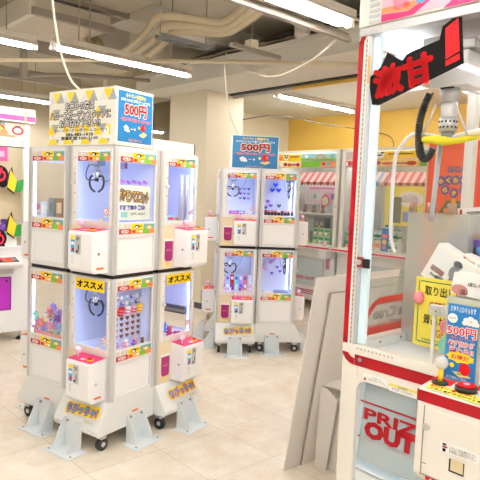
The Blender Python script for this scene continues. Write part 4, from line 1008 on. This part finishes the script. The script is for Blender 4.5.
# boxed figures stacked behind the notice
def fig(name, label, x, y, z, w, h, dp, col, rx, ry, rz, deco):
    r_ = root(name, label, 'box', UF(x, y, z), 0, None)
    r_.rotation_euler = (rx, ry, ROW+rz)
    MB().box(-w/2, w/2, -dp/2, dp/2, -h/2, h/2, col).build('carton', r_, bevel=.001)
    m = MB(); yy_ = -dp/2
    for kind, a, b2, c_, d_, mm in deco:
        (m.disc if kind == 'o' else m.plate)(*( ((a, yy_, b2), c_, d_, X, Z, .0008, mm) ))
    m.build('printed_front', r_)
    return r_
SH = C('#d8d8dc'); BKF = C('#6a7080')
fig('figure_box', 'white figure box standing slanted behind the yellow notice, grey girl print', .300, .29, 1.180, .22, .15, .07, PAPER, 0, radians(28), 0,
    [('p', 0, 0, .18, .11, C('#eef2f4')), ('o', .0, .045, .020, .014, C('#5a6070')), ('o', .0, .012, .020, .028, C('#a8acb8')), ('o', .02, -.025, .026, .022, C('#9a9fae')), ('p', -.06, -.02, .06, .022, C('#d06878')), ('o', -.03, -.045, .03, .012, BKF), ('p', -.06, -.045, .04, .008, BKF)])
fig('figure_box', 'purple figure box lying across the top of the prize stack', .305, .42, 1.262, .22, .10, .08, C('#6a48b0'), 0, radians(18), .1,
    [('o', -.04, .0, .02, .03, C('#4a3060')), ('o', .0, -.01, .035, .035, C('#3a2c50')), ('o', .04, .02, .03, .018, C('#58a8e8')), ('o', .07, .01, .02, .02, C('#c890f0')), ('o', -.07, -.02, .012, .01, ORNG), ('o', .03, -.03, .02, .012, C('#e8a070'))])
fig('figure_box', 'cream carton with red and yellow bars at the upper right of the prize stack', .300, .46, 1.385, .16, .11, .07, C('#f0ece6'), 0, radians(-6), 0,
    [('p', -.065, 0, .010, .10, C('#c03030')), ('p', -.048, -.02, .008, .06, C('#e0c040')), ('p', .0, .0, .06, .07, C('#c9c4bc')), ('p', .0, .035, .08, .008, GREY)])
fig('figure_box', 'white carton with blue and black lettering lowest in front of the stack', .495, .115, 1.170, .20, .075, .09, PAPER, radians(-4), radians(4), 0,
    [('o', -.07, -.02, .03, .018, C('#c88a88')), ('o', -.055, -.026, .016, .01, C('#884850'))])
lowbox = [o for o in bpy.data.objects if o.get('label', '').startswith('white carton with blue')][0]
text('人形コレクション', (-.01, -.045, .005), .07, .014, *F_, BLACK, lowbox, .001, .03); text('小さな', (.055, -.045, .005), .04, .014, *F_, SKY, lowbox, .001, .03)
fig('figure_box', 'cream carton with dark red bar wedged under the purple box', .375, .31, 1.21, .13, .075, .07, C('#f2eee8'), 0, radians(16), 0,
    [('p', -.05, 0, .010, .06, C('#a02830')), ('p', -.02, .0, .03, .05, C('#cbbfae')), ('p', -.036, .01, .006, .04, C('#e0c040')), ('p', .03, .0, .05, .05, C('#cfd3d8'))])
fig('figure_box', 'long box with pink print showing under the slanted white box', .25, .33, 1.145, .17, .045, .06, C('#d8c0c0'), 0, radians(26), 0, [('p', 0, 0, .14, .02, C('#b05060'))])
fig('figure_box', 'big plain carton at the bottom of the prize stack in the red machine', .42, .44, .975, .30, .20, .16, C('#d8d4cc'), 0, 0, 0, [('p', 0, 0, .2, .1, C('#c4beb4'))])

# ------------------------------------------------------------------ white folded display board leaning beside it
sd = root('display_board', 'tall white cardboard display board leaning open on the floor beside the red machine', 'board', W(2.187, 1.975, 0), ROW)
BRD = mat('white_cardboard', s2l('#e4e0dc'), .6, noise=.02, nscale=5); EDG = C('#a89c90', .7)
# local: x = -v, y = +u
ln_ = .157/1.056
sdm = MB()
def lean(off, y0, y1, zt, m, th=.008, z0=0.):
    pts = [(ln_*z0+off, z0), (ln_*zt+off, zt), (ln_*zt+off-th, zt), (ln_*z0+off-th, z0)]
    return [(p[0], y, p[1]) for y in (y0, y1) for p in pts], [(0, 1, 2, 3), (7, 6, 5, 4), (0, 4, 5, 1), (1, 5, 6, 2), (2, 6, 7, 3), (3, 7, 4, 0)]
vs, fs_ = lean(0, 0, .75, 1.056, BRD); sdm.add(vs, fs_, BRD)
sdm.build('back_panel', sd, bevel=.001)
m2 = MB(); vs, fs_ = lean(.012, .125, .70, .965, BRD); m2.add(vs, fs_, BRD); vs, fs_ = lean(.0125, .121, .125, .965, EDG, .009); m2.add(vs, fs_, EDG); vs, fs_ = lean(.0125, .121, .70, .969, EDG, .009, .965); m2.add(vs, fs_, EDG)
m2.build('support_sheet', sd)
m3 = MB()
m3.prism([(.06, 0), (.135, 0), (.19, .40), (.12, .445), (.075, .445)], (0, .175, 0), X, Z, -.006, BRD)
m3.build('support_leg', sd); 
m4 = MB(); m4.box(.10, .20, .21, .216, 0, .40, BRD).box(.10, .20, .216, .55, .394, .40, BRD).add([(.07, .175, .45), (.20, .21, .452), (.20, .215, .458), (.07, .18, .456), (.07, .5, .45), (.20, .5, .452), (.20, .5, .458), (.07, .5, .456)], [(0, 1, 5, 4), (3, 2, 6, 7), (0, 3, 2, 1), (4, 5, 6, 7), (1, 2, 6, 5), (0, 4, 7, 3)], BRD)
m4.build('support_box', sd)

# ------------------------------------------------------------------ row of prize machines behind
AWR = C('#a8403e'); AWW = C('#d49a94'); AWB = C('#4c86a8')
def row_machine(label, v_left, width, signs, flapc='#c2d2d8', rz=ROW, base=None):
    base = W(5.72, v_left, 0) if base is None else base
    r = root('prize_crane_machine', label, 'claw machine', base, rz)
    w = width; D = .95
    lo = MB().box(0, w, 0, D, .11, .80, OFFW).build('lower_cabinet', r, bevel=.006)
    sh = MB().box(0, w, -.12, .0, .80, .845, CREAM).box(0, w, -.122, -.12, .815, .835, PINK).box(.0, w, .0, D, .80, .86, CREAM).build('shelf_deck', r, bevel=.003)
    fl = MB().box(.22, w-.16, -.006, 0, .30, .68, SILV).box(.24, w-.18, -.010, -.006, .32, .66, C(flapc, .2)).build('prize_flap', r)
    text('PRIZE OUT', (w/2+.06, -.0105, .40), .36, .04, *F_, PINK, fl, .001, .03)
    MB().box(.26, .36, -.0115, -.010, .40, .52, C('#e8e4c8')).box(.26, .36, -.0125, -.0115, .49, .51, YEL).build('notice_label', fl)
    s = MB()
    for zz in (.19, .215, .235): s.box(0, w, -.002, 0, zz, zz+.013, C('#c04078'))
    for k in range(3): s.box(w-.13+k*.022, w-.12+k*.022, -.003, 0, .55, .78, C('#c04078'))
    s.build('pink_stripe', lo)
    MB().box(w-.14, w-.02, -.15, 0, .70, .80, OFFW).build('control_box', r)
    bp = MB().ball((w-.10, -.08, .88), .03, PLPINK, nu=10, nv=8).cyl((w-.10, -.08, .845), (w-.10, -.08, .86), .008, PLPINK, 8).build('joystick', r)
    f = MB()
    for x0, x1 in ((0, .055), (w-.055, w)):
        f.box(x0, x1, 0, .055, .86, 2.07, CREAM).box(x0, x1, D-.055, D, .86, 2.07, CREAM)
    f.box(0, w, 0, .06, 1.845, 1.86, SILV).box(0, w, 0, D, 2.03, 2.07, CREAM).box(0, w, D-.03, D, .86, 2.03, PAPER)
    f.build('window_frame', r, bevel=.003)
    MB().box(.055, w-.055, .01, .013, .86, 1.845, GLASS).build('front_glass', r)
    MB().box(0, .012, .055, D-.055, .86, 2.03, PAPER).build('side_wall', r)
    MB().box(w-.012, w, .055, D-.055, .86, 2.03, PAPER).build('side_wall', r)
    hp = MB()
    for x0, x1, z0, z1, m in signs: hp.box(x0, x1, -.002, .02, z0, z1, m)
    hp = hp.build('header_panel', r)
    MB().box(.1, w-.1, .10, .16, 1.99, 2.01, LEDW).build('light_bar', r)
    MB().cyl((w-.03, -.001, 1.35), (w-.03, -.015, 1.35), .012, SILV, 10).build('lock', r)
    for k in range(4): MB().cyl(((.08, w-.08)[k % 2], (.08, D-.08)[k//2], 0), ((.08, w-.08)[k % 2], (.08, D-.08)[k//2], .11), .035, DARK, 12).build('foot', r)
    return r, hp
ORT = C('#f0b030'); SKYP = C('#88c8d0'); YO = C('#f8c820'); GRN2 = C('#78b838')
def picsign(hp, x0, x1, z0, z1, kind):
    m = MB(); y = -.0025; w = x1-x0; h = z1-z0; cx = (x0+x1)/2; cz = (z0+z1)/2
    if kind == 'rainbow':
        for q, c_ in ((.62, LRED), (.55, YO), (.48, GRN2), (.41, C('#5a90d8')), (.34, SKYP)): m.half((cx+.04, y, z0+h*.3), q*h*1.5, q*h, .0005, c_, (.62-q)*.01)
        m.plate((cx, y, z0+h*.16), w, h*.32, X, Z, .0008, GRN2, .006); m.plate((cx, y, z0+h*.25), w*.6, h*.12, X, Z, .0008, C('#c89060'), .007)
        m.disc((x0+.15*w, y, z0+h*.6), .05*w, .2*h, X, Z, .001, PAPER); m.plate((x1-.1*w, y, cz), .1*w, .5*h, X, Z, .001, C('#8a9aa0'))
    elif kind == 'panda':
        m.disc((x0+.35*w, y, cz), .09*w, .42*h, X, Z, .0008, PAPER, 0, 14); m.disc((x0+.30*w, y, cz+.3*h), .03*w, .14*h, X, Z, .0008, BLACK, .001); m.disc((x0+.40*w, y, cz+.3*h), .03*w, .14*h, X, Z, .0008, BLACK, .001)
        m.disc((x0+.35*w, y, cz), .06*w, .1*h, X, Z, .0008, BLACK, .001); m.plate((x0+.7*w, y, cz+.12*h), .4*w, .16*h, X, Z, .0008, C('#5a4048')); m.disc((x0+.1*w, y, cz-.1*h), .09*w, .3*h, X, Z, .0008, ORNG)
    elif kind == 'sweets':
        for k in range(5): m.disc((x0+(.12+.19*k)*w, y, cz+(.05 if k % 2 else -.05)*h), .08*w, .34*h, X, Z, .0008, [PAPER, DRED, ORNG, C('#f4d8a0'), LRED][k], 0, 10)
        m.plate((x0+.65*w, y, cz-.05*h), .5*w, .22*h, X, Z, .0008, DRED, .001)
    elif kind == 'cars':
        for k in range(3): m.disc((x0+(.2+.3*k)*w, y, cz), .12*w, .26*h, X, Z, .0008, [DRED, TEAL, ORNG][k], 0, 12)
    m.build('printed_picture', hp)
hA = [(.055, .46, 1.935, 2.025, YO), (.055, .46, 1.85, 1.925, C('#f4e0a8')), (.47, 1.045, 1.935, 2.025, SKYP), (.47, .79, 1.85, 1.925, GRN2), (.80, 1.045, 1.85, 1.925, C('#e0a070'))]
R1, hp = row_machine('tall prize machine under the yellow wall with a red striped awning inside', 4.968+.62, 1.10, hA)
picsign(hp, .055, .46, 1.935, 2.025, 'panda'); picsign(hp, .055, .46, 1.85, 1.925, 'sweets'); picsign(hp, .47, 1.045, 1.935, 2.025, 'rainbow'); picsign(hp, .80, 1.045, 1.85, 1.925, 'cars')
hB = [(.055, .25, 1.935, 2.025, C('#c8b8b4')), (.055, .25, 1.85, 1.925, C('#d88888')), (.26, 1.06, 1.935, 2.025, YO), (.26, 1.06, 1.85, 1.925, C('#f4d080')), (1.07, 1.155, 1.935, 2.025, SKYP), (1.07, 1.155, 1.85, 1.925, GRN2)]
R2, hp = row_machine('tall prize machine seen through the glass of the big red machine', 4.968-.52, 1.20, hB)
picsign(hp, .26, 1.06, 1.935, 2.025, 'panda'); picsign(hp, .26, 1.06, 1.85, 1.925, 'sweets'); picsign(hp, .055, .25, 1.85, 1.925, 'sweets')
def awning(Rm, x0, x1, y, z, m1, m2, label, n, sl_=.13):
    m = MB(); w = (x1-x0)/n
    for k in range(n):
        a = x0+k*w; mm = m1 if k % 2 == 0 else m2
        m.add([(a, y, z-sl_), (a+w, y, z-sl_), (a+w, y+.12, z), (a, y+.12, z), (a, y+.004, z-sl_-.004), (a+w, y+.004, z-sl_-.004), (a+w, y+.124, z-.004), (a, y+.124, z-.004)],
              [(0, 1, 2, 3), (7, 6, 5, 4), (0, 4, 5, 1), (1, 5, 6, 2), (2, 6, 7, 3), (3, 7, 4, 0)], mm)
        m.prism([(0, 0), (0, -.03), (w*.2, -.045), (w*.5, -.05), (w*.8, -.045), (w, -.03), (w, 0)], (a, y, z-sl_), X, Z, .004, mm)
    o = m.build('striped_awning', loc=(Rm.location.x, Rm.location.y, 0), rz=Rm.rotation_euler.z); return tag(o, label, 'awning')
awning(R1, .10, 1.0, .16, 1.80, AWR, AWW, 'red and pale striped awning inside the machine under the yellow wall', 16)
awning(R2, .12, .50, .16, 1.80, AWB, AWW, 'blue striped awning seen through the big red machine', 8)
awning(R2, .52, 1.12, .16, 1.80, AWR, AWW, 'red striped awning seen through the big red machine', 12)
def inr(Rm, x, y, z): return inl(Rm.location, Rm.rotation_euler.z, x, y, z)
def card(Rm, name, label, x, y, z, w, h, m, extra=(), cat='poster', grp=None):
    b = MB().plate((0, 0, 0), w, h, X, Z, .006, m)
    for k_, a, c_, w_, h_, mm in extra: (b.disc if k_ == 'o' else b.plate)((a, -.006, c_), w_, h_, X, Z, .001, mm)
    return tag(b.build(name, loc=inr(Rm, x, y, z), rz=Rm.rotation_euler.z), label, cat, grp)
card(R1, 'inner_poster', 'pink and white poster behind the red striped awning', .55, .45, 1.50, .75, .26, C('#fbe4ee'), [('p', -.2, -.02, .22, .1, PAPER), ('p', .1, -.02, .26, .1, C('#f4b8d8')), ('p', -.2, -.02, .05, .06, SKY), ('p', .12, -.02, .05, .06, SKY), ('p', 0, .09, .6, .02, C('#f08ab8'))])
card(R1, 'round_badge', 'pink rimmed round badge hanging in the machine under the yellow wall', .86, .06, 1.42, .001, .001, PINK, [('o', 0, 0, .068, .078, PINK)], 'badge')
bd = [o for o in bpy.data.objects if o.name.startswith('round_badge')][0]
MB().disc((0, -.007, 0), .052, .060, X, Z, .002, C('#c8d0b0')).build('badge_face', bd)
BRS = C('#b49080'); DKB = C('#6a4a40')
for k in range(3):
    plush(['leftmost', 'middle', 'rightmost'][k]+' brown haired plush head on the shelf in the machine under the yellow wall', BRS, DKB, inr(R1, .33+k*.16, .28, 1.256), .038, 'brown plush heads on the shelf', rz=ROW)
tag(MB().box(.06, 1.04, .22, .5, 1.235, 1.255, PAPER).build('prize_shelf', loc=R1.location, rz=ROW), 'white shelf carrying the brown plush heads', 'shelf')
tag(MB().box(.06, 1.04, .5, .52, .861, 1.235, C('#dfe6e2')).build('backing_board', loc=R1.location, rz=ROW), 'pale board below the shelf with the brown plush heads', 'board')
OWL = C('#6c6c74')
def rbox(Rm, name, label, x, y, z, w, d_, h, m, deco=(), grp=None, rz=0., cat='box'):
    b = MB().box(-w/2, w/2, -d_/2, d_/2, 0, h, m)
    for k_, a, c_, w_, h_, mm in deco: (b.disc if k_ == 'o' else b.plate)((a, -d_/2, c_), w_, h_, X, Z, .001, mm)
    return tag(b.build(name, loc=inr(Rm, x, y, z), rz=Rm.rotation_euler.z+rz), label, cat, grp)
dec = [('o', -.04, .10, .022, .026, C('#b8b4a8')), ('o', .04, .10, .022, .026, C('#b8b4a8')), ('o', -.04, .10, .01, .012, BLACK), ('o', .04, .10, .01, .012, BLACK), ('p', 0, .065, .03, .025, C('#d8c050'))]
rbox(R1, 'prize_box', 'dark grey box with two round eyes standing on another box', .74, .16, 1.02, .18, .12, .175, OWL, dec)
rbox(R1, 'prize_box', 'dark grey box below the one with round eyes', .70, .16, .861, .22, .12, .155, C('#7c8084'), dec)
for k in range(3):
    for q in range(2):
        rbox(R1, 'snack_box', 'pale green snack box with orange corner, %s' % ('upper layer' if q else 'lower layer'), .74+k*.095, .07, .861+q*.105, .085, .06, .10, C('#a8d0a8'), [('p', 0, .07, .07, .03, C('#3c9a68')), ('p', .02, .02, .03, .02, ORNG), ('p', -.02, .03, .03, .03, PAPER)], 'green snack boxes')
rbox(R1, 'prize_box', 'white box with brown dot at the left of the machine under the yellow wall', .42, .10, .861, .17, .10, .15, C('#dfe6e6'), [('o', -.04, .06, .012, .012, DKB)])
rbox(R1, 'prize_box', 'black box at the left of the machine under the yellow wall', .36, .20, .98, .10, .08, .16, C('#303034'))
rbox(R1, 'prize_mat', 'flat lime green mat on the playfield under the yellow wall', .52, .05, .861, .30, .06, .02, C('#b8d878'), cat='mat')
plush('lavender plush toy at the left of the machine under the yellow wall', PC['lavender'], PC['white'], inr(R1, .40, .10, 1.012), .035)
for k in range(4):
    for q in range(2):
        rbox(R2, 'snack_box', 'green snack box stacked at the left end of the second row machine', .11+k*.075, .07, .861+q*.10, .07, .06, .095, C('#a8c8b8'), [('p', 0, .06, .055, .04, C('#3c9a78')), ('p', 0, .02, .05, .012, ORNG)], 'snack boxes in the second row machine')
for q in range(3):
    rbox(R2, 'prize_box', '%s grey prize box at the left end of the second row machine' % ['lowest', 'middle', 'topmost'][q], .20, .22, [.861, 1.08, 1.32][q], .22, .1, .2, [C('#8a8e94'), C('#a4acb4'), C('#c8ccd0')][q], [('o', -.03, .1, .03, .03, PAPER), ('o', .05, .12, .02, .03, OWL)])
card(R2, 'inner_poster', 'white poster with an orange swirl at the left end of the second row machine', .20, .10, 1.56, .24, .22, PAPER, [('o', .03, 0, .06, .05, ORNG), ('o', .035, 0, .04, .03, PAPER), ('p', -.03, .06, .1, .02, YO)])
yp = card(R2, 'inner_poster', 'yellow poster with a white speech bubble seen through the big red machine', .86, .12, 1.40, .56, .46, C('#f4e468'), [('p', -.14, -.05, .16, .3, C('#7c8478')), ('o', .05, .08, .17, .085, PAPER), ('p', .05, .05, .26, .006, C('#c03030')), ('p', .07, -.12, .22, .12, C('#8aa0d0'))])
text('ゲットしたら\nこちらへどうぞ', (.05, -.007, .09), .2, .07, *F_, GREY, yp, .002, .02)
GBT = C('#2f8a58'); MNT = C('#c8e4d8')
for k in range(6):
    for q in range(2):
        o = MB().cyl((0, 0, 0), (0, 0, .09), .028, MNT, 10).cyl((0, 0, .09), (0, 0, .12), .012, PAPER, 8).cyl((0, 0, .03), (0, 0, .06), .0285, GBT, 10).cyl((0, 0, .12), (0, 0, .13), .014, GBT, 8).build('drink_bottle', loc=inr(R2, .42+k*.065, .10+q*.10, .861+.12*q), rz=0)
        tag(o, '%s green and white bottle seen through the big red machine' % ('front row' if q == 0 else 'back row, raised'), 'bottle', 'green and white bottles')
tag(MB().box(.38, .80, .16, .24, .861, .98, PAPER).build('bottle_step', loc=R2.location, rz=ROW), 'white step under the back row of green and white bottles', 'stand')
for q in range(3):
    rbox(R2, 'prize_box', '%s pale box in the tower above the bottles' % ['lower', 'middle', 'upper'][q], .56, .30, 1.10+q*.13, .14, .10, .125, [C('#c8dcd4'), C('#e4ece8'), C('#b8d0c0')][q], [('p', 0, .06, .1, .05, GBT), ('p', 0, .1, .08, .015, PAPER)])
tag(MB().box(.45, .68, .25, .36, .861, 1.10, C('#dfe8e0')).build('display_stand', loc=R2.location, rz=ROW), 'pale plinth under the tower of boxes behind the bottles', 'stand')
for k in range(3): rbox(R2, 'snack_box', 'orange and white snack pack in front of the bottles', .38+k*.09, .05, .861, .08, .03, .11, C('#f0dcc8'), [('p', 0, .06, .06, .05, ORNG)], 'orange snack packs')
pq = rbox(R2, 'price_tag_card', 'small upright blue and yellow price card among the bottles', .66, .03, .861, .09, .01, .27, C('#2a78c8'), [('p', 0, .18, .07, .04, SALM), ('o', 0, .11, .03, .03, YO), ('o', 0, .05, .02, .025, ORNG)], cat='card')

# red cabinet with bubble lettering, seen through the glass
rc = root('capsule_cabinet', 'bright red game cabinet with round purple lettering behind the big red machine', 'cabinet', W(5.60, 4.968-1.755, 0), ROW)
MB().box(0, .60, 0, .9, .04, 2.09, C('#e8402c')).build('cabinet', rc, bevel=.01)
rp = MB().box(.10, .56, -.006, 0, .6, 2.0, C('#ee5038')).build('front_panel', rc); MB().box(.085, .10, -.008, 0, .6, 2.0, YO).build('yellow_edge', rc)
text('SEGA', (.33, -.007, 1.80), .19, .055, *F_, C('#3a5a90'), rp, .001, .05)
VIO = C('#4a3a90'); vm = MB()
LT = [('わ', .17, 1.68), ('く', .25, 1.69), ('わ', .33, 1.69), ('く', .41, 1.69), ('と', .49, 1.69), ('ら', .22, 1.59), ('か', .32, 1.56), ('る', .42, 1.60)]
for s_, a, b2 in LT: vm.disc((a, -.006, b2), .048, .052, X, Z, .001, VIO)
DKG = C('#4a5a38')
vm.prism([(.10, 1.05), (.13, 1.30), (.24, 1.48), (.40, 1.48), (.53, 1.30), (.55, 1.05), (.33, .90)], (0, -.006, 0), X, Z, .0008, DKG)
vm.prism([(.22, 1.05), (.30, 1.50), (.34, 1.50), (.42, 1.05)], (0, -.007, 0), X, Z, .0008, C('#e0a030')); vm.prism([(.42, 1.2), (.42, 1.46), (.5, 1.36), (.52, 1.2)], (0, -.007, 0), X, Z, .0008, C('#3a5aa0'))
for k in range(15):
    vm.disc((.14+.37*random.random(), -.008, 1.08+.38*random.random()), .026, .028, X, Z, .0008, [C('#e86080'), ORNG, YO, C('#7a50a8')][k % 4], .0005*k, 10)
vm.build('bubble_print', rp)
for s_, a, b2 in LT: text(s_, (a, -.008, b2), .045, .048, *F_, YO, rp, .001, .05)
for k in range(4): MB().cyl(((.08, .52)[k % 2], (.08, .8)[k//2], 0), ((.08, .52)[k % 2], (.08, .8)[k//2], .04), .03, DARK, 10).build('foot', rc)

# ------------------------------------------------------------------ machine at the left edge
LB = W(1.15, 5.307, 0)
hL = [(.055, .975, 1.905, 2.03, C('#c8b4a8'))]
lm = root('prize_crane_machine', 'white prize machine with a pink banner and a purple flap at the left edge', 'claw machine', LB, RA)
w = 1.0; D = .95
lo = MB().box(0, w, 0, D, .09, .88, WHITE).build('lower_cabinet', lm, bevel=.006)
pfp = MB().box(.15, w-.16, -.004, 0, .30, .615, C('#8a1a98')).box(.165, w-.175, -.007, -.004, .315, .60, PURP).build('prize_flap', lm)
pfp['label'] = 'purple flap'
text('PRIZE OUT', (.45, -.0075, .415), .56, .05, *F_, C('#e8c0ec'), pfp, .001, .03)
MB().box(w-.215, w-.195, -.009, -.007, .565, .585, DARK).build('hinge', pfp)
cbl = MB().prism([(0, .70), (-.10, .70), (-.14, .735), (-.14, .755), (0, .80)], (0, 0, 0), Y, Z, w-.10, WHITE).build('control_deck', lm, bevel=.004)
sl2 = V((0, .14, .045)).normalized()
MB().plate((.44, -.07, .7785), .86, .10, X, sl2, .002, DARK).build('deck_plate', cbl)
m_ = MB(); m_.plate((.78, -.07, .781), .10, .08, X, sl2, .001, C('#e87030')); m_.disc((.80, -.06, .785), .03, .02, X, sl2, .004, PINK); m_.plate((.84, -.08, .782), .05, .05, X, sl2, .001, GREY)
m_.build('deck_sticker', cbl)
MB().cyl((.70, -.07, .78), (.70, -.07, .80), .03, PINK, 16).build('push_button', cbl)
MB().box(.4, w-.16, -.05, -.001, .65, .70, C('#b8b4b4')).build('ledge', lm)
f = MB()
for x0, x1 in ((0, .04), (w-.05, w)): f.box(x0, x1, 0, .05, .88, 2.05, CREAM).box(x0, x1, D-.05, D, .88, 2.05, CREAM)
f.box(0, w, 0, D, 2.03, 2.06, CREAM).box(0, w, 0, .06, 1.89, 1.905, SILV).box(0, w, D-.03, D, .88, 2.03, C('#b8c4cc')).box(0, w, 0, .06, .86, .895, WHITE)
f.build('window_frame', lm, bevel=.003)
MB().box(.04, w-.05, .01, .013, .895, 1.89, GLASS).build('front_glass', lm)
MB().box(w-.008, w-.004, .05, D-.05, .88, 1.89, GLASS).build('side_glass', lm)
MB().box(.1, w-.1, .05, .08, 1.84, 1.86, LEDW).build('light_bar', lm)
bn = MB().box(0, w+.03, -.05, .12, 2.03, 2.155, PAPER).build('banner', lm, bevel=.003)
m_ = MB().plate((w/2+.01, -.05, 2.066), w+.035, .045, X, Z, .001, C('#f04a9c')).plate((w-.06, -.051, 2.085), .020, .10, X, Z, .001, C('#e0b070'))
for k in range(26): m_.plate((.02+k*.037, -.05, 2.135+.002*(k % 3)), .018, .008, X, Z, .001, SKY)
m_.build('banner_print', bn)
hpn = MB().box(.04, w-.05, -.004, .0, 1.905, 2.025, C('#7f8f80')).build('header_panel', lm)
m_ = MB(); y = -.0045
for q, c_ in ((.16, LRED), (.145, YO), (.13, GRN2), (.115, C('#5a90d8')), (.10, C('#4f8f80'))): m_.half((.64, y, 1.912), q*.95, q*.68, .0005, c_, (.16-q)*.02)
m_.plate((.66, y, 1.9), .40, .02, X, Z, .0005, C('#c89060'), .006)
m_.plate((.86, y, 1.965), .18, .118, X, Z, .0005, C('#d8c4b8'), .001); m_.disc((.885, y, 1.955), .055, .040, X, Z, .0005, DRED, .002, 16); m_.disc((.885, y, 1.955), .035, .025, X, Z, .0005, C('#c8d0d0'), .003, 12); m_.plate((.885, y, 1.992), .05, .014, X, Z, .0005, C('#5a4040'), .003)
m_.disc((.76, y, 1.93), .035, .03, X, Z, .0005, ORNG, .008, 12)
m_.build('printed_picture', hpn)
sp2 = MB().box(.04, w-.05, -.003, 0, 1.81, 1.885, PAPER)
for k in range(16): sp2.box(.50+k*.028, .526+k*.028, -.005, -.003, 1.815, 1.88, STR[k % 6])
sp2.build('striped_label', lm)
MB().box(.0, w, .0, .02, 1.80, 1.812, DARK).build('dark_trim', lm)
for k in range(4): MB().cyl(((.08, w-.05)[k % 2], (.06, D-.08)[k//2], .03), ((.08, w-.05)[k % 2], (.06, D-.08)[k//2], .09), .012, SILV, 10).cyl(((.08, w-.05)[k % 2], (.06, D-.08)[k//2], 0), ((.08, w-.05)[k % 2], (.06, D-.08)[k//2], .03), .045, DARK, 14, .02).build('foot', lm)
MB().box(w-.05, w-.01, -.003, 0, .845, .885, DARK).box(w-.035, w-.01, -.005, -.003, .86, .885, ORNG).build('warning_label', lm)
# stickers on its glass
def bmark(z, x):
    o = MB().prism([(-0.068, -0.083), (0.000, -0.128), (0.000, 0.007), (-0.027, 0.128), (-0.083, 0.015)], (x, .0085, z), X, Z, .001, DARK) 
    o.prism([(-0.068, -0.060), (-0.006, -0.108), (0.018, 0.000), (-0.039, 0.098)], (x, .0075, z), X, Z, .001, YO).prism([(-0.006, -0.108), (0.063, -0.102), (0.102, 0.018), (0.018, 0.000)], (x, .0075, z), X, Z, .001, C('#1f8a3c'))
    b = o.build('beginner_sticker', lm); b['label'] = 'yellow and green leaf shaped sticker'
bmark(1.50, .868); bmark(1.09, .868)
def me(z, x):
    b = MB().disc((x, .0085, z), .080, .085, X, Z, .001, BLACK, 0, 14).disc((x+.03, .0085, z-.08), .04, .04, X, Z, .001, BLACK, .0004, 8).build('lettering_sticker', lm)
    text('め', (x, .0075, z), .11, .12, *F_, C('#d81840'), b, .001, .03)
me(1.55, .73); me(.97, .72)
PKS = C('#e04888')
o = MB().box(-.10, .10, -.003, 0, -.07, .07, PKS).box(-.07, .07, -.004, -.003, -.03, .02, C('#f4a8c8')).build('window_sticker', lm); o.location = (.70, .006, 1.74)
tag(MB().box(-.10, .10, -.01, .01, 0, .7, C('#cfc0a0')).build('inner_poster', loc=inl(LB, RA, .86, .12, 1.14), rz=RA), 'cream sheet standing inside the left edge machine', 'poster')
k = 0
LC = ['red', 'orange', 'purple', 'white', 'mint', 'coral', 'cream', 'lavender']
for rw in range(5):
    for q in range(6):
        c = LC[k*5 % 8]; k += 1
        plush('%s plush toy in the tall pile inside the left edge machine' % c, PC[c], PC[LC[(k*3) % 8]], inl(LB, RA, .47+q*.085+random.uniform(-.01, .01), .12+.05*rw, .90+rw*.12), .052, 'plush toys in the left edge machine', tilt=random.uniform(-.4, .4))
gq = MB().box(-.2, .2, 0, .12, 0, .1, C('#f4f4f0')).build('prize_box', loc=inl(LB, RA, .70, .03, .896), rz=RA); tag(gq, 'white tray along the glass of the left edge machine', 'box')

# ------------------------------------------------------------------ camera, world, view
cd = bpy.data.cameras.new('camera'); co = bpy.data.objects.new('camera', cd); COL.objects.link(co); SC.camera = co
cd.sensor_fit = 'HORIZONTAL'; cd.sensor_width = 36; cd.lens = 571.95/480*36
pt, rl = .0782, .0401
fw = V((0, cos(pt), -sin(pt))); up0 = V((0, sin(pt), cos(pt))); rt = X*cos(rl)+up0*sin(rl); up = -X*sin(rl)+up0*cos(rl)
M = Matrix((rt, up, -fw)).transposed().to_4x4(); M.translation = V((0, 0, 1.45)); co.matrix_world = M
cd.clip_start = .02
wd = bpy.data.worlds.new('hall'); SC.world = wd; wd.use_nodes = True
bg = wd.node_tree.nodes['Background']; bg.inputs[0].default_value = (1, .96, .9, 1); bg.inputs[1].default_value = .9
SC.cycles.transparent_max_bounces = 24; SC.cycles.max_bounces = 8; SC.cycles.diffuse_bounces = 4
SC.cycles.sample_clamp_indirect = 6; SC.cycles.use_denoising = True
vs_ = SC.view_settings; vs_.view_transform = 'Standard'; vs_.look = 'None'; vs_.gamma = 1; vs_.use_curve_mapping = False; vs_.exposure = 1.3
